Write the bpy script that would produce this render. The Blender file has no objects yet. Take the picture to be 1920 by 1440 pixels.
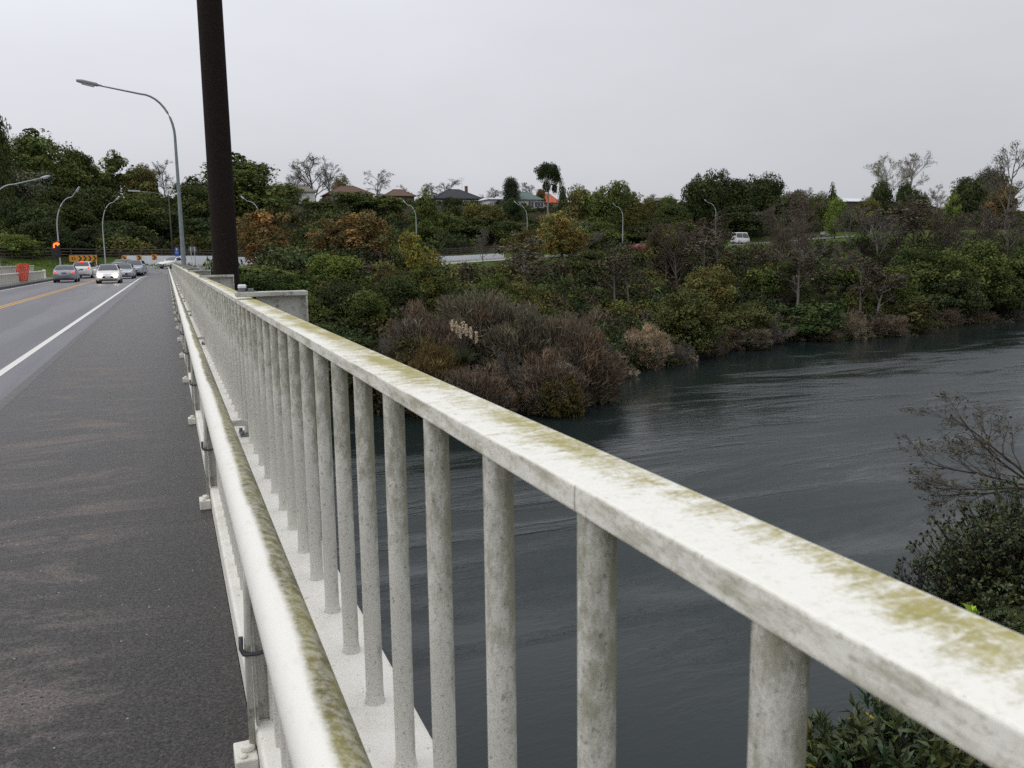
import bpy, bmesh, math, random
import numpy as np
from mathutils import Matrix, Vector

SC = bpy.context.scene
COL = SC.collection
rad = math.radians

# ------------------------------------------------------------------ camera geometry (used to survey the place)
CAM = np.array([0.0, 0.0, 1.44])
F = 1600.0
ROT = np.array([[0.92812658, -0.06724907, 0.36614015],
                [-0.37203747, -0.1331986, 0.91861104],
                [-0.01300638, -0.98880519, -0.14864434]])

def at(x, y, depth):
    """Surveyed point: bearing of the photograph and a real distance along the view axis."""
    return CAM + ROT @ (np.array([x - 960.0, y - 720.0, F]) / F * depth)

def at_y(x, y, Y):
    r = ROT @ np.array([x - 960.0, y - 720.0, F])
    return CAM + r * (Y / r[1])

def px_size(px, depth):
    return px * depth / F

# ------------------------------------------------------------------ mesh helpers
def link(o, parent=None):
    COL.objects.link(o)
    if parent is not None:
        o.parent = parent
    return o

def tag(o, label, cat, group=None, color=None):
    o['label'] = label
    o['category'] = cat
    if group:
        o['group'] = group
    if color:
        o.color = color
    return o

def empty(name, loc=(0, 0, 0), rotz=0.0):
    o = bpy.data.objects.new(name, None)
    o.empty_display_size = 0.3
    o.location = loc
    o.rotation_euler = (0, 0, rotz)
    COL.objects.link(o)
    return o

def mesh_np(name, V, Fc, mat, tone=None, smooth=False):
    """Mesh from numpy arrays: V (n,3), Fc (m,k)."""
    V = np.asarray(V, dtype=np.float32)
    Fc = np.asarray(Fc, dtype=np.int32)
    me = bpy.data.meshes.new(name)
    me.vertices.add(len(V))
    me.vertices.foreach_set('co', V.ravel())
    k = Fc.shape[1]
    me.loops.add(Fc.size)
    me.loops.foreach_set('vertex_index', Fc.ravel())
    me.polygons.add(len(Fc))
    me.polygons.foreach_set('loop_start', np.arange(0, Fc.size, k, dtype=np.int32))
    if smooth:
        me.polygons.foreach_set('use_smooth', np.ones(len(Fc), dtype=bool))
    me.update(calc_edges=True)
    me.validate()
    if tone is not None:
        a = me.color_attributes.new('tone', 'FLOAT_COLOR', 'POINT')
        c = np.ones((len(V), 4), dtype=np.float32)
        c[:, :3] = tone
        a.data.foreach_set('color', c.ravel())
    if mat is not None:
        me.materials.append(mat)
    return me

class MB:
    """Collects boxes, tubes and prisms into one mesh."""
    def __init__(self):
        self.v, self.f, self.sm = [], [], []

    def add(self, verts, faces, smooth=False):
        b = len(self.v)
        self.v += [tuple(map(float, p)) for p in verts]
        for f in faces:
            self.f.append(tuple(b + i for i in f))
            self.sm.append(smooth)

    def box(self, x0, x1, y0, y1, z0, z1):
        self.add([(x0, y0, z0), (x1, y0, z0), (x1, y1, z0), (x0, y1, z0), (x0, y0, z1), (x1, y0, z1), (x1, y1, z1), (x0, y1, z1)],
                 [(0, 3, 2, 1), (4, 5, 6, 7), (0, 1, 5, 4), (1, 2, 6, 5), (2, 3, 7, 6), (3, 0, 4, 7)])
        return self

    def prism(self, poly, axis, a, b):
        """poly: 2D points; extruded along axis ('x','y','z') from a to b."""
        n = len(poly)
        def P(p, t):
            return {'x': (t, p[0], p[1]), 'y': (p[0], t, p[1]), 'z': (p[0], p[1], t)}[axis]
        vs = [P(p, a) for p in poly] + [P(p, b) for p in poly]
        fs = [tuple(range(n)), tuple(reversed(range(n, 2 * n)))]
        for i in range(n):
            j = (i + 1) % n
            fs.append((i, i + n, j + n, j))
        self.add(vs, fs)
        return self

    def tube(self, pts, radii, n=8, cap=True):
        pts = [Vector(p) for p in pts]
        if not hasattr(radii, '__len__'):
            radii = [radii] * len(pts)
        up0 = Vector((0, 0, 1))
        vs, fs = [], []
        for i, p in enumerate(pts):
            d = (pts[min(i + 1, len(pts) - 1)] - pts[max(i - 1, 0)]).normalized()
            a = up0 if abs(d.z) < 0.9 else Vector((1, 0, 0))
            s = d.cross(a).normalized()
            t = s.cross(d).normalized()
            for k in range(n):
                an = 2 * math.pi * k / n
                vs.append(p + (s * math.cos(an) + t * math.sin(an)) * radii[i])
        for i in range(len(pts) - 1):
            for k in range(n):
                k2 = (k + 1) % n
                fs.append((i * n + k, i * n + k2, (i + 1) * n + k2, (i + 1) * n + k))
        self.add(vs, fs, True)
        if cap:
            m = (len(pts) - 1) * n
            self.add(vs[:n], [tuple(reversed(range(n)))])
            self.add(vs[m:], [tuple(range(n))])
        return self

    def ball(self, c, r, seg=10, rings=6, sz=1.0):
        vs, fs = [], []
        for i in range(rings + 1):
            th = math.pi * i / rings
            for k in range(seg):
                ph = 2 * math.pi * k / seg
                vs.append((c[0] + r * math.sin(th) * math.cos(ph), c[1] + r * math.sin(th) * math.sin(ph), c[2] + r * sz * math.cos(th)))
        for i in range(rings):
            for k in range(seg):
                k2 = (k + 1) % seg
                fs.append((i * seg + k, (i + 1) * seg + k, (i + 1) * seg + k2, i * seg + k2))
        self.add(vs, fs, True)
        return self

    def mesh(self, name, mat, bevel=0.0, segs=2):
        me = bpy.data.meshes.new(name)
        me.from_pydata(self.v, [], self.f)
        me.polygons.foreach_set('use_smooth', self.sm)
        me.update()
        bm = bmesh.new()
        bm.from_mesh(me)
        bmesh.ops.remove_doubles(bm, verts=bm.verts, dist=1e-5)
        if bevel > 0:
            ed = [e for e in bm.edges if len(e.link_faces) == 2 and e.calc_face_angle(0) > 0.6]
            bmesh.ops.bevel(bm, geom=ed, offset=bevel, segments=segs, profile=0.5, affect='EDGES', clamp_overlap=True)
        bmesh.ops.recalc_face_normals(bm, faces=bm.faces)
        bm.to_mesh(me)
        bm.free()
        if mat is not None:
            me.materials.append(mat)
        return me

    def build(self, name, mat, parent=None, bevel=0.0, segs=2):
        return link(bpy.data.objects.new(name, self.mesh(name, mat, bevel, segs)), parent)

def structure(o, kind='structure'):
    o['kind'] = kind
    return o

# ------------------------------------------------------------------ materials
class NT:
    def __init__(self, name):
        self.m = bpy.data.materials.new(name)
        self.m.use_nodes = True
        self.t = self.m.node_tree
        self.b = self.t.nodes['Principled BSDF']

    def n(self, typ, **kw):
        nd = self.t.nodes.new(typ)
        for k, v in kw.items():
            if k.startswith('i_'):
                key = k[2:]
                key = int(key) if key.isdigit() else key.replace('_', ' ')
                nd.inputs[key].default_value = v
            else:
                setattr(nd, k, v)
        return nd

    def l(self, a, b):
        self.t.links.new(a, b)

    def math(self, op, a, b=None, c=None, clamp=False):
        nd = self.n('ShaderNodeMath', operation=op, use_clamp=clamp)
        for i, x in enumerate((a, b, c)):
            if x is None:
                continue
            if isinstance(x, (int, float)):
                nd.inputs[i].default_value = x
            else:
                self.l(x, nd.inputs[i])
        return nd.outputs[0]

    def mix(self, fac, a, b, mode='MIX'):
        nd = self.n('ShaderNodeMix', data_type='RGBA', blend_type=mode)
        for s, x in ((nd.inputs[0], fac), (nd.inputs[6], a), (nd.inputs[7], b)):
            if isinstance(x, (int, float)):
                s.default_value = x
            elif isinstance(x, (tuple, list)):
                s.default_value = (*x, 1.0) if len(x) == 3 else x
            else:
                self.l(x, s)
        return nd.outputs[2]

    def coord(self, scale=(1, 1, 1), kind='Object', loc=(0, 0, 0), rot=(0, 0, 0)):
        tc = self.n('ShaderNodeTexCoord')
        mp = self.n('ShaderNodeMapping')
        mp.inputs['Scale'].default_value = scale
        mp.inputs['Location'].default_value = loc
        mp.inputs['Rotation'].default_value = rot
        self.l(tc.outputs[kind], mp.inputs['Vector'])
        return mp.outputs['Vector']

    def noise(self, vec, scale, detail=4, rough=0.55, dist=0.0):
        nd = self.n('ShaderNodeTexNoise')
        nd.inputs['Scale'].default_value = scale
        nd.inputs['Detail'].default_value = detail
        nd.inputs['Roughness'].default_value = rough
        nd.inputs['Distortion'].default_value = dist
        if vec is not None:
            self.l(vec, nd.inputs['Vector'])
        return nd.outputs['Fac']

    def ramp(self, fac, stops):
        nd = self.n('ShaderNodeValToRGB')
        cr = nd.color_ramp
        while len(cr.elements) < len(stops):
            cr.elements.new(0.5)
        for e, (p, c) in zip(cr.elements, stops):
            e.position = p
            e.color = (*c, 1) if isinstance(c, (tuple, list)) else (c, c, c, 1)
        self.l(fac, nd.inputs['Fac'])
        return nd.outputs['Color']

    def smooth(self, x, a, b):
        nd = self.n('ShaderNodeMapRange', interpolation_type='SMOOTHSTEP')
        nd.inputs['From Min'].default_value = a
        nd.inputs['From Max'].default_value = b
        self.l(x, nd.inputs['Value'])
        return nd.outputs['Result']

    def bump(self, h, strength=0.3, dist=0.01):
        nd = self.n('ShaderNodeBump')
        nd.inputs['Strength'].default_value = strength
        nd.inputs['Distance'].default_value = dist
        self.l(h, nd.inputs['Height'])
        self.l(nd.outputs['Normal'], self.b.inputs['Normal'])

    def set(self, color=None, rough=None, metal=None, spec=None):
        for key, v in (('Base Color', color), ('Roughness', rough), ('Metallic', metal), ('Specular IOR Level', spec)):
            if v is None:
                continue
            if isinstance(v, (int, float)):
                self.b.inputs[key].default_value = v
            elif isinstance(v, tuple):
                self.b.inputs[key].default_value = (*v, 1.0)
            else:
                self.l(v, self.b.inputs[key])
        return self.m

def plain(name, color, rough=0.5, metal=0.0, spec=0.5, var=0.12, scale=8.0, bump=0.0):
    """A paint or metal with slight grime so that no surface is dead flat."""
    n = NT(name)
    f = n.noise(n.coord(), scale, 6, 0.65)
    c = n.mix(n.ramp(f, [(0.3, 1 - var), (0.7, 1 + var * 0.4)]), (0, 0, 0), color, 'MIX')
    n.set(c, rough, metal, spec)
    if bump:
        n.bump(f, bump, 0.01)
    return n.m

def emis(name, color, strength):
    n = NT(name)
    n.set(color, 0.4)
    n.b.inputs['Emission Color'].default_value = (*color, 1)
    n.b.inputs['Emission Strength'].default_value = strength
    return n.m

MAT = {}
ALGAE = (0.20, 0.165, 0.035)
ALGAE_DARK = (0.055, 0.050, 0.016)
PAINT = (0.77, 0.755, 0.685)

def mat_handrail():
    n = NT('mossy_white_handrail')
    tc = n.n('ShaderNodeTexCoord')
    sep = n.n('ShaderNodeSeparateXYZ'); n.l(tc.outputs['Object'], sep.inputs[0])
    geo = n.n('ShaderNodeNewGeometry')
    sepn = n.n('ShaderNodeSeparateXYZ'); n.l(geo.outputs['Normal'], sepn.inputs[0])
    big = n.noise(n.coord((6, 2.2, 6)), 1.0, 5, 0.6)
    streak = n.noise(n.coord((13, 36, 13), rot=(0, 0, 0.45)), 1.0, 8, 0.74, 0.8)
    fine = n.noise(n.coord(), 130, 6, 0.7)
    # algae grows on the river half of the top, thicker further along the bridge
    acr = n.math('ADD', n.math('MULTIPLY', n.smooth(sep.outputs['X'], 0.475, 0.60), 0.42), n.math('MULTIPLY', n.smooth(sep.outputs['Y'], 0.6, 3.2), 0.16))
    bias = n.math('ADD', n.math('MULTIPLY', n.smooth(sep.outputs['X'], 0.474, 0.570), 0.62), n.math('MULTIPLY', n.smooth(sep.outputs['Y'], 0.9, 3.0), 0.40))
    raw = n.math('ADD', n.math('MULTIPLY', n.math('SUBTRACT', big, 0.5), 2.6), n.math('MULTIPLY', n.math('SUBTRACT', streak, 0.5), 2.5))
    raw = n.math('ADD', raw, n.math('MULTIPLY', n.math('SUBTRACT', fine, 0.5), 1.5))
    m = n.smooth(n.math('ADD', raw, bias), 0.10, 1.15)
    top = n.smooth(sepn.outputs['Z'], 0.5, 0.9)
    edge = n.smooth(sep.outputs['X'], 0.586, 0.590)
    m = n.math('MULTIPLY', m, top)
    m = n.math('MULTIPLY', m, n.math('SUBTRACT', 1.0, edge))
    m = n.math('MULTIPLY', m, 0.94)
    olive = n.mix(n.noise(n.coord((20, 30, 20)), 1, 6, 0.7), (0.135, 0.112, 0.012), (0.44, 0.385, 0.095))
    c = n.mix(m, PAINT, olive)
    # grime on the vertical lip
    side = n.math('SUBTRACT', 1.0, top)
    g = n.smooth(n.noise(n.coord((9, 5, 22)), 1.3, 7, 0.72), 0.40, 0.66)
    c = n.mix(n.math('MULTIPLY', n.math('MULTIPLY', side, g), 0.66), c, (0.22, 0.20, 0.10))
    sg = n.smooth(n.noise(n.coord((1, 1, 1.6)), 62, 8, 0.8), 0.50, 0.62)
    c = n.mix(n.math('MULTIPLY', n.math('MULTIPLY', side, sg), 0.45), c, (0.24, 0.22, 0.14))
    dapple = n.smooth(n.noise(n.coord(), 75, 8, 0.8), 0.50, 0.66)
    c = n.mix(n.math('MULTIPLY', dapple, 0.30), c, (0.40, 0.37, 0.27))
    jt = n.math('MULTIPLY', side, n.math('LESS_THAN', n.math('FRACT', n.math('DIVIDE', n.math('ADD', sep.outputs['Y'], 4.12), 2.54)), 0.0012))
    c = n.mix(n.math('MULTIPLY', jt, 0.75), c, (0.10, 0.09, 0.06))
    spot = n.smooth(n.noise(n.coord(), 70, 4, 0.65), 0.66, 0.73)
    c = n.mix(n.math('MULTIPLY', spot, 0.55), c, (0.10, 0.09, 0.06))
    n.set(c, n.math('ADD', n.math('MULTIPLY', m, 0.35), 0.42), 0, 0.4)
    n.bump(n.math('ADD', n.math('MULTIPLY', fine, 0.5), n.math('MULTIPLY', m, 0.6)), 0.35, 0.002)
    return n.m

def mat_baluster():
    n = NT('weathered_white_baluster')
    tc = n.n('ShaderNodeTexCoord')
    sep = n.n('ShaderNodeSeparateXYZ'); n.l(tc.outputs['Object'], sep.inputs[0])
    geo = n.n('ShaderNodeNewGeometry')
    sepn = n.n('ShaderNodeSeparateXYZ'); n.l(geo.outputs['Normal'], sepn.inputs[0])
    oi = n.n('ShaderNodeObjectInfo')
    off = n.n('ShaderNodeVectorMath', operation='ADD')
    cmb = n.n('ShaderNodeCombineXYZ')
    for k in range(3):
        n.l(n.math('MULTIPLY', oi.outputs['Random'], 37.0 + k * 11), cmb.inputs[k])
    n.l(tc.outputs['Object'], off.inputs[0]); n.l(cmb.outputs[0], off.inputs[1])
    mp = n.n('ShaderNodeMapping'); n.l(off.outputs[0], mp.inputs[0]); mp.inputs['Scale'].default_value = (1, 1, 0.45)
    blot = n.noise(mp.outputs[0], 34, 9, 0.78)
    fine = n.noise(off.outputs[0], 210, 5, 0.7)
    spec = n.noise(off.outputs[0], 95, 4, 0.6)
    topm = n.smooth(sep.outputs['Z'], 0.45, 0.93)
    rx = n.smooth(sepn.outputs['X'], -0.3, 0.9)
    dirt = n.math('ADD', n.math('MULTIPLY', topm, 0.24), n.math('MULTIPLY', rx, 0.16))
    d = n.smooth(n.math('ADD', blot, dirt), 0.60, 0.90)
    c = n.mix(n.math('MULTIPLY', d, 0.70), (0.60, 0.588, 0.535), (0.135, 0.128, 0.048))
    c = n.mix(n.math('MULTIPLY', n.smooth(spec, 0.60, 0.68), 0.6), c, (0.11, 0.105, 0.085))
    c = n.mix(n.math('MULTIPLY', n.smooth(fine, 0.48, 0.66), 0.45), c, (0.25, 0.24, 0.20))
    n.set(c, 0.6, 0, 0.3)
    n.bump(n.math('ADD', n.math('MULTIPLY', fine, 0.6), n.math('MULTIPLY', d, 0.4)), 0.5, 0.0025)
    return n.m

def mat_pipe():
    n = NT('algae_streaked_white_pipe')
    tc = n.n('ShaderNodeTexCoord')
    sep = n.n('ShaderNodeSeparateXYZ'); n.l(tc.outputs['Object'], sep.inputs[0])
    geo = n.n('ShaderNodeNewGeometry')
    sepn = n.n('ShaderNodeSeparateXYZ'); n.l(geo.outputs['Normal'], sepn.inputs[0])
    fine = n.noise(n.coord((60, 60, 60)), 1.6, 8, 0.78)
    wav = n.noise(n.coord((3, 1.6, 3)), 1.0, 4, 0.6)
    q = n.math('ADD', sepn.outputs['X'], n.math('MULTIPLY', n.math('SUBTRACT', wav, 0.5), 0.75))
    q = n.math('ADD', q, n.math('MULTIPLY', n.math('SUBTRACT', fine, 0.5), 0.38))
    up = n.smooth(sepn.outputs['Z'], -0.3, 0.25)
    m = n.math('MULTIPLY', n.smooth(q, -0.22, 0.16), up)
    tonev = n.noise(n.coord((9, 2.0, 9)), 1.2, 8, 0.72)
    olive = n.mix(n.smooth(n.math('ADD', n.math('MULTIPLY', tonev, 0.7), n.math('MULTIPLY', fine, 0.3)), 0.38, 0.62), (0.062, 0.054, 0.020), (0.215, 0.190, 0.050))
    # snail and drip tracks wiped clean through the algae
    wn = n.n('ShaderNodeTexWave', wave_type='BANDS', bands_direction='X')
    wn.inputs['Scale'].default_value = 1.6; wn.inputs['Distortion'].default_value = 6; wn.inputs['Detail'].default_value = 2; wn.inputs['Detail Scale'].default_value = 1.4
    n.l(n.coord((1, 0.55, 1)), wn.inputs['Vector'])
    track = n.math('MULTIPLY', n.smooth(wn.outputs['Fac'], 0.985, 0.996), 0.42)
    olive = n.mix(track, olive, (0.52, 0.50, 0.36))
    thin = n.math('ADD', 0.62, n.math('MULTIPLY', n.smooth(n.noise(n.coord(), 34, 8, 0.8), 0.38, 0.60), 0.36))
    dap = n.smooth(n.noise(n.coord((1, 0.5, 1)), 22, 8, 0.8), 0.50, 0.70)
    white = n.mix(n.math('MULTIPLY', dap, 0.30), (0.755, 0.74, 0.68), (0.46, 0.43, 0.33))
    c = n.mix(n.math('MULTIPLY', m, thin), white, olive)
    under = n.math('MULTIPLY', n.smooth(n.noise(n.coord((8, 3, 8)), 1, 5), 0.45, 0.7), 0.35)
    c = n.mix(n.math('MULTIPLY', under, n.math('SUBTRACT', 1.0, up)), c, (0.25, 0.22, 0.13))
    c = n.mix(n.math('MULTIPLY', n.smooth(n.noise(n.coord(), 60, 3), 0.70, 0.77), 0.5), c, (0.2, 0.18, 0.12))
    n.set(c, n.math('ADD', 0.45, n.math('MULTIPLY', m, 0.35)), 0, 0.35)
    n.bump(n.math('ADD', fine, n.math('MULTIPLY', n.noise(n.coord(), 9, 3), 3.0)), 0.3, 0.003)
    return n.m

def mat_plinth():
    n = NT('white_painted_concrete')
    f = n.noise(n.coord(), 30, 8, 0.7)
    b = n.noise(n.coord(), 3.0, 5, 0.6)
    c = n.mix(n.smooth(f, 0.58, 0.72), (0.73, 0.712, 0.65), (0.36, 0.33, 0.24))
    c = n.mix(n.math('MULTIPLY', n.smooth(b, 0.48, 0.7), 0.5), c, (0.45, 0.43, 0.33))
    n.set(c, 0.6, 0, 0.3)
    n.bump(f, 0.5, 0.006)
    return n.m

def mat_post():
    n = NT('grey_white_painted_steel')
    f = n.noise(n.coord(), 22, 8, 0.7)
    b = n.noise(n.coord((4, 4, 1.2)), 3, 5, 0.6)
    c = n.mix(n.math('MULTIPLY', n.smooth(f, 0.50, 0.66), 0.7), (0.44, 0.435, 0.40), (0.13, 0.12, 0.085))
    c = n.mix(n.math('MULTIPLY', n.smooth(b, 0.5, 0.72), 0.45), c, (0.20, 0.19, 0.11))
    n.set(c, 0.55, 0, 0.35)
    n.bump(f, 0.25, 0.003)
    return n.m

def mat_footpath():
    n = NT('damp_footpath_asphalt')
    v = n.coord()
    fine = n.noise(v, 85, 8, 0.75)
    grit = n.noise(v, 330, 3, 0.6)
    patch = n.noise(n.coord((0.8, 1.9, 1), rot=(0, 0, -0.2)), 1.0, 8, 0.68, 1.2)
    lane = n.noise(n.coord((0.35, 6.5, 1), rot=(0, 0, -0.14)), 1.3, 4, 0.6)
    base = n.mix(n.smooth(fine, 0.36, 0.66), (0.009, 0.0085, 0.0085), (0.086, 0.078, 0.074))
    vs_ = n.n('ShaderNodeTexVoronoi'); vs_.inputs['Scale'].default_value = 120; n.l(v, vs_.inputs['Vector'])
    sv = n.n('ShaderNodeSeparateColor'); n.l(vs_.outputs['Color'], sv.inputs[0])
    stone = n.math('MULTIPLY', n.smooth(sv.outputs[0], 0.55, 0.95), 0.55)
    base = n.mix(stone, base, (0.125, 0.114, 0.108))
    tc = n.n('ShaderNodeTexCoord')
    sp = n.n('ShaderNodeSeparateXYZ'); n.l(tc.outputs['Object'], sp.inputs[0])
    mid = n.noise(v, 24, 5, 0.7)
    dust = n.math('ADD', n.math('ADD', n.math('MULTIPLY', patch, 0.68), n.math('MULTIPLY', lane, 0.20)), n.math('MULTIPLY', mid, 0.22))
    dust = n.math('MULTIPLY', n.smooth(dust, 0.535, 0.655), 0.95)
    # the edges stay wet and swept: kerb side and along the plinth
    swept = n.math('MULTIPLY', n.smooth(sp.outputs['X'], -1.62, -1.05), n.math('SUBTRACT', 1.0, n.smooth(sp.outputs['X'], -0.55, -0.02)))
    dust = n.math('MULTIPLY', dust, n.math('ADD', 0.12, n.math('MULTIPLY', swept, 0.88)))
    base = n.mix(dust, base, n.mix(n.smooth(fine, 0.34, 0.66), (0.055, 0.046, 0.042), (0.30, 0.255, 0.23)))
    # resurfacing seams across the path
    sy_ = n.math('ADD', sp.outputs['Y'], n.math('MULTIPLY', n.noise(n.coord((1.3, 0.2, 1)), 1.0, 4, 0.6), 0.5))
    fr_ = n.math('FRACT', n.math('DIVIDE', n.math('ADD', sy_, 0.9), 6.1))
    seam = n.math('LESS_THAN', fr_, 0.0026)
    base = n.mix(n.math('MULTIPLY', seam, 0.5), base, (0.012, 0.012, 0.012))
    v2 = n.n('ShaderNodeTexVoronoi'); v2.inputs['Scale'].default_value = 42; n.l(v, v2.inputs['Vector'])
    s2 = n.n('ShaderNodeSeparateColor'); n.l(v2.outputs['Color'], s2.inputs[0])
    chip = n.math('MULTIPLY', n.math('GREATER_THAN', s2.outputs[1], 0.972), n.math('LESS_THAN', v2.outputs['Distance'], 0.19))
    base = n.mix(n.math('MULTIPLY', chip, 0.85), base, (0.50, 0.46, 0.42))
    drk = n.math('MULTIPLY', n.math('GREATER_THAN', s2.outputs[2], 0.975), n.math('LESS_THAN', v2.outputs['Distance'], 0.26))
    base = n.mix(n.math('MULTIPLY', drk, 0.8), base, (0.008, 0.008, 0.008))
    vor = n.n('ShaderNodeTexVoronoi', feature='DISTANCE_TO_EDGE'); vor.inputs['Scale'].default_value = 0.62
    wob = n.n('ShaderNodeMix', data_type='VECTOR')
    n.set(base, n.math('ADD', 0.36, n.math('MULTIPLY', dust, 0.42)), 0, 0.42)
    n.bump(n.math('ADD', n.math('MULTIPLY', fine, 1.0), n.math('MULTIPLY', grit, 0.6)), 1.0, 0.010)
    return n.m

def mat_road():
    n = NT('wet_road_asphalt')
    v = n.coord()
    fine = n.noise(v, 60, 8, 0.75)
    track = n.noise(n.coord((1.1, 0.05, 1)), 1.0, 4, 0.55)
    big = n.noise(n.coord((0.3, 0.16, 1)), 1.0, 5, 0.6)
    c = n.mix(n.smooth(fine, 0.3, 0.7), (0.092, 0.090, 0.100), (0.182, 0.178, 0.192))
    c = n.mix(n.math('MULTIPLY', n.smooth(track, 0.42, 0.62), 0.45), c, (0.06, 0.059, 0.066))
    c = n.mix(n.math('MULTIPLY', n.smooth(big, 0.5, 0.7), 0.3), c, (0.13, 0.125, 0.12))
    n.set(c, n.math('ADD', 0.38, n.math('MULTIPLY', big, 0.25)), 0, 0.4)
    n.bump(fine, 0.6, 0.006)
    return n.m

def mat_marking(name, col):
    n = NT(name)
    f = n.noise(n.coord(), 38, 7, 0.75)
    c = n.mix(n.math('MULTIPLY', n.smooth(f, 0.52, 0.70), 0.6), col, (0.12, 0.115, 0.115))
    n.set(c, 0.55, 0, 0.4)
    return n.m

def mat_water():
    n = NT('river_water')
    tc = n.n('ShaderNodeTexCoord')
    rot = (0, 0, rad(-24))
    flow = n.noise(n.coord((0.022, 0.070, 1), rot=rot), 1.0, 6, 0.62, 2.2)
    rip = n.noise(n.coord((1.5, 2.2, 1), rot=rot), 1.0, 6, 0.66)
    rip2 = n.noise(n.coord((0.20, 0.62, 1), rot=rot), 1.0, 5, 0.62, 0.8)
    fine = n.noise(n.coord((4.5, 6.5, 1), rot=rot), 1.0, 3, 0.6)
    vein = n.noise(n.coord((0.035, 0.17, 1), rot=rot, loc=(3, 9, 0)), 1.0, 6, 0.62, 1.6)
    lines = n.math('SUBTRACT', 1.0, n.math('MULTIPLY', n.math('ABSOLUTE', n.math('SUBTRACT', vein, 0.5)), 9.0), clamp=True)
    calm_a = n.n('ShaderNodeAttribute', attribute_name='tone')
    sc_ = n.n('ShaderNodeSeparateColor'); n.l(calm_a.outputs['Color'], sc_.inputs[0])
    streak = n.noise(n.coord((0.030, 0.20, 1), rot=rot, loc=(7, 1, 0)), 1.0, 7, 0.66, 1.8)
    mixn = n.math('ADD', n.math('MULTIPLY', flow, 0.62), n.math('MULTIPLY', streak, 0.38))
    rough_patch = n.smooth(n.math('SUBTRACT', mixn, n.math('MULTIPLY', sc_.outputs[0], 0.17)), 0.36, 0.58)
    amp = n.math('ADD', 0.22, n.math('MULTIPLY', rough_patch, 0.9))
    h = n.math('ADD', n.math('MULTIPLY', n.math('MULTIPLY', rip2, 0.60), amp), n.math('MULTIPLY', n.math('MULTIPLY', rip, 0.55), amp))
    h = n.math('ADD', h, n.math('MULTIPLY', n.math('MULTIPLY', fine, 0.22), amp))
    h = n.math('ADD', h, n.math('MULTIPLY', n.math('MULTIPLY', lines, 0.26), amp))
    n.set((0.011, 0.0185, 0.0185), n.math('ADD', 0.09, n.math('MULTIPLY', rough_patch, 0.36)), 0, 0.5)
    n.b.inputs['IOR'].default_value = 1.333
    n.bump(h, 0.30, 0.30)
    return n.m

def mat_terrain():
    n = NT('bank_soil_and_grass')
    g = n.noise(n.coord(), 0.35, 6, 0.6)
    f = n.noise(n.coord(), 9, 6, 0.7)
    a = n.n('ShaderNodeAttribute', attribute_name='tone')
    soil = n.mix(f, (0.018, 0.016, 0.010), (0.045, 0.038, 0.024))
    grass = n.mix(f, (0.045, 0.075, 0.014), (0.105, 0.150, 0.030))
    sepa = n.n('ShaderNodeSeparateColor'); n.l(a.outputs['Color'], sepa.inputs[0])
    c = n.mix(n.math('MULTIPLY', sepa.outputs[0], n.smooth(g, 0.25, 0.45)), soil, grass)
    n.set(c, 0.9, 0, 0.1)
    n.bump(f, 0.8, 0.15)
    return n.m

def mat_leaf(name, rough=0.5, spec=0.25, trans=0.0):
    n = NT(name)
    oi = n.n('ShaderNodeObjectInfo')
    a = n.n('ShaderNodeAttribute', attribute_name='tone')
    c = n.mix(1.0, oi.outputs['Color'], a.outputs['Color'], 'MULTIPLY')
    n.set(c, rough, 0, spec)
    if trans:
        tr = n.n('ShaderNodeBsdfTranslucent')
        n.l(c, tr.inputs['Color'])
        mx = n.n('ShaderNodeMixShader'); mx.inputs[0].default_value = trans
        n.l(n.b.outputs[0], mx.inputs[1]); n.l(tr.outputs[0], mx.inputs[2])
        n.l(mx.outputs[0], n.t.nodes['Material Output'].inputs['Surface'])
    return n.m

def mat_bark(name):
    n = NT(name)
    oi = n.n('ShaderNodeObjectInfo')
    f = n.noise(n.coord((6, 6, 1.5)), 2.0, 6, 0.7)
    c = n.mix(1.0, oi.outputs['Color'], n.mix(f, (0.55, 0.55, 0.55), (1.25, 1.25, 1.25)), 'MULTIPLY')
    n.set(c, 0.85, 0, 0.15)
    return n.m

def mat_pole():
    n = NT('dark_rusty_steel_pole')
    f = n.noise(n.coord(), 40, 7, 0.75)
    b = n.noise(n.coord((2, 2, 0.4)), 3, 5, 0.6)
    c = n.mix(n.smooth(f, 0.35, 0.7), (0.006, 0.005, 0.0045), (0.030, 0.021, 0.017))
    c = n.mix(n.math('MULTIPLY', n.smooth(b, 0.5, 0.75), 0.5), c, (0.016, 0.010, 0.007))
    c = n.mix(n.math('MULTIPLY', n.smooth(n.noise(n.coord(), 70, 3), 0.66, 0.72), 0.8), c, (0.09, 0.052, 0.036))
    n.set(c, 0.85, 0, 0.12)
    n.bump(f, 0.5, 0.01)
    return n.m

def mat_roof(name, c1, c2):
    n = NT(name)
    w = n.n('ShaderNodeTexBrick')
    w.inputs['Scale'].default_value = 1.0
    w.inputs['Brick Width'].default_value = 0.45; w.inputs['Row Height'].default_value = 0.33; w.inputs['Mortar Size'].default_value = 0.03
    w.inputs['Color1'].default_value = (*c1, 1); w.inputs['Color2'].default_value = (*c2, 1)
    w.inputs['Mortar'].default_value = (c1[0] * 0.5, c1[1] * 0.5, c1[2] * 0.5, 1)
    n.l(n.coord(), w.inputs['Vector'])
    f = n.noise(n.coord(), 2.5, 6, 0.7)
    c = n.mix(n.math('MULTIPLY', n.smooth(f, 0.45, 0.7), 0.5), w.outputs['Color'], tuple(x * 0.55 for x in c1))
    n.set(c, 0.8, 0, 0.2)
    return n.m

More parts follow.
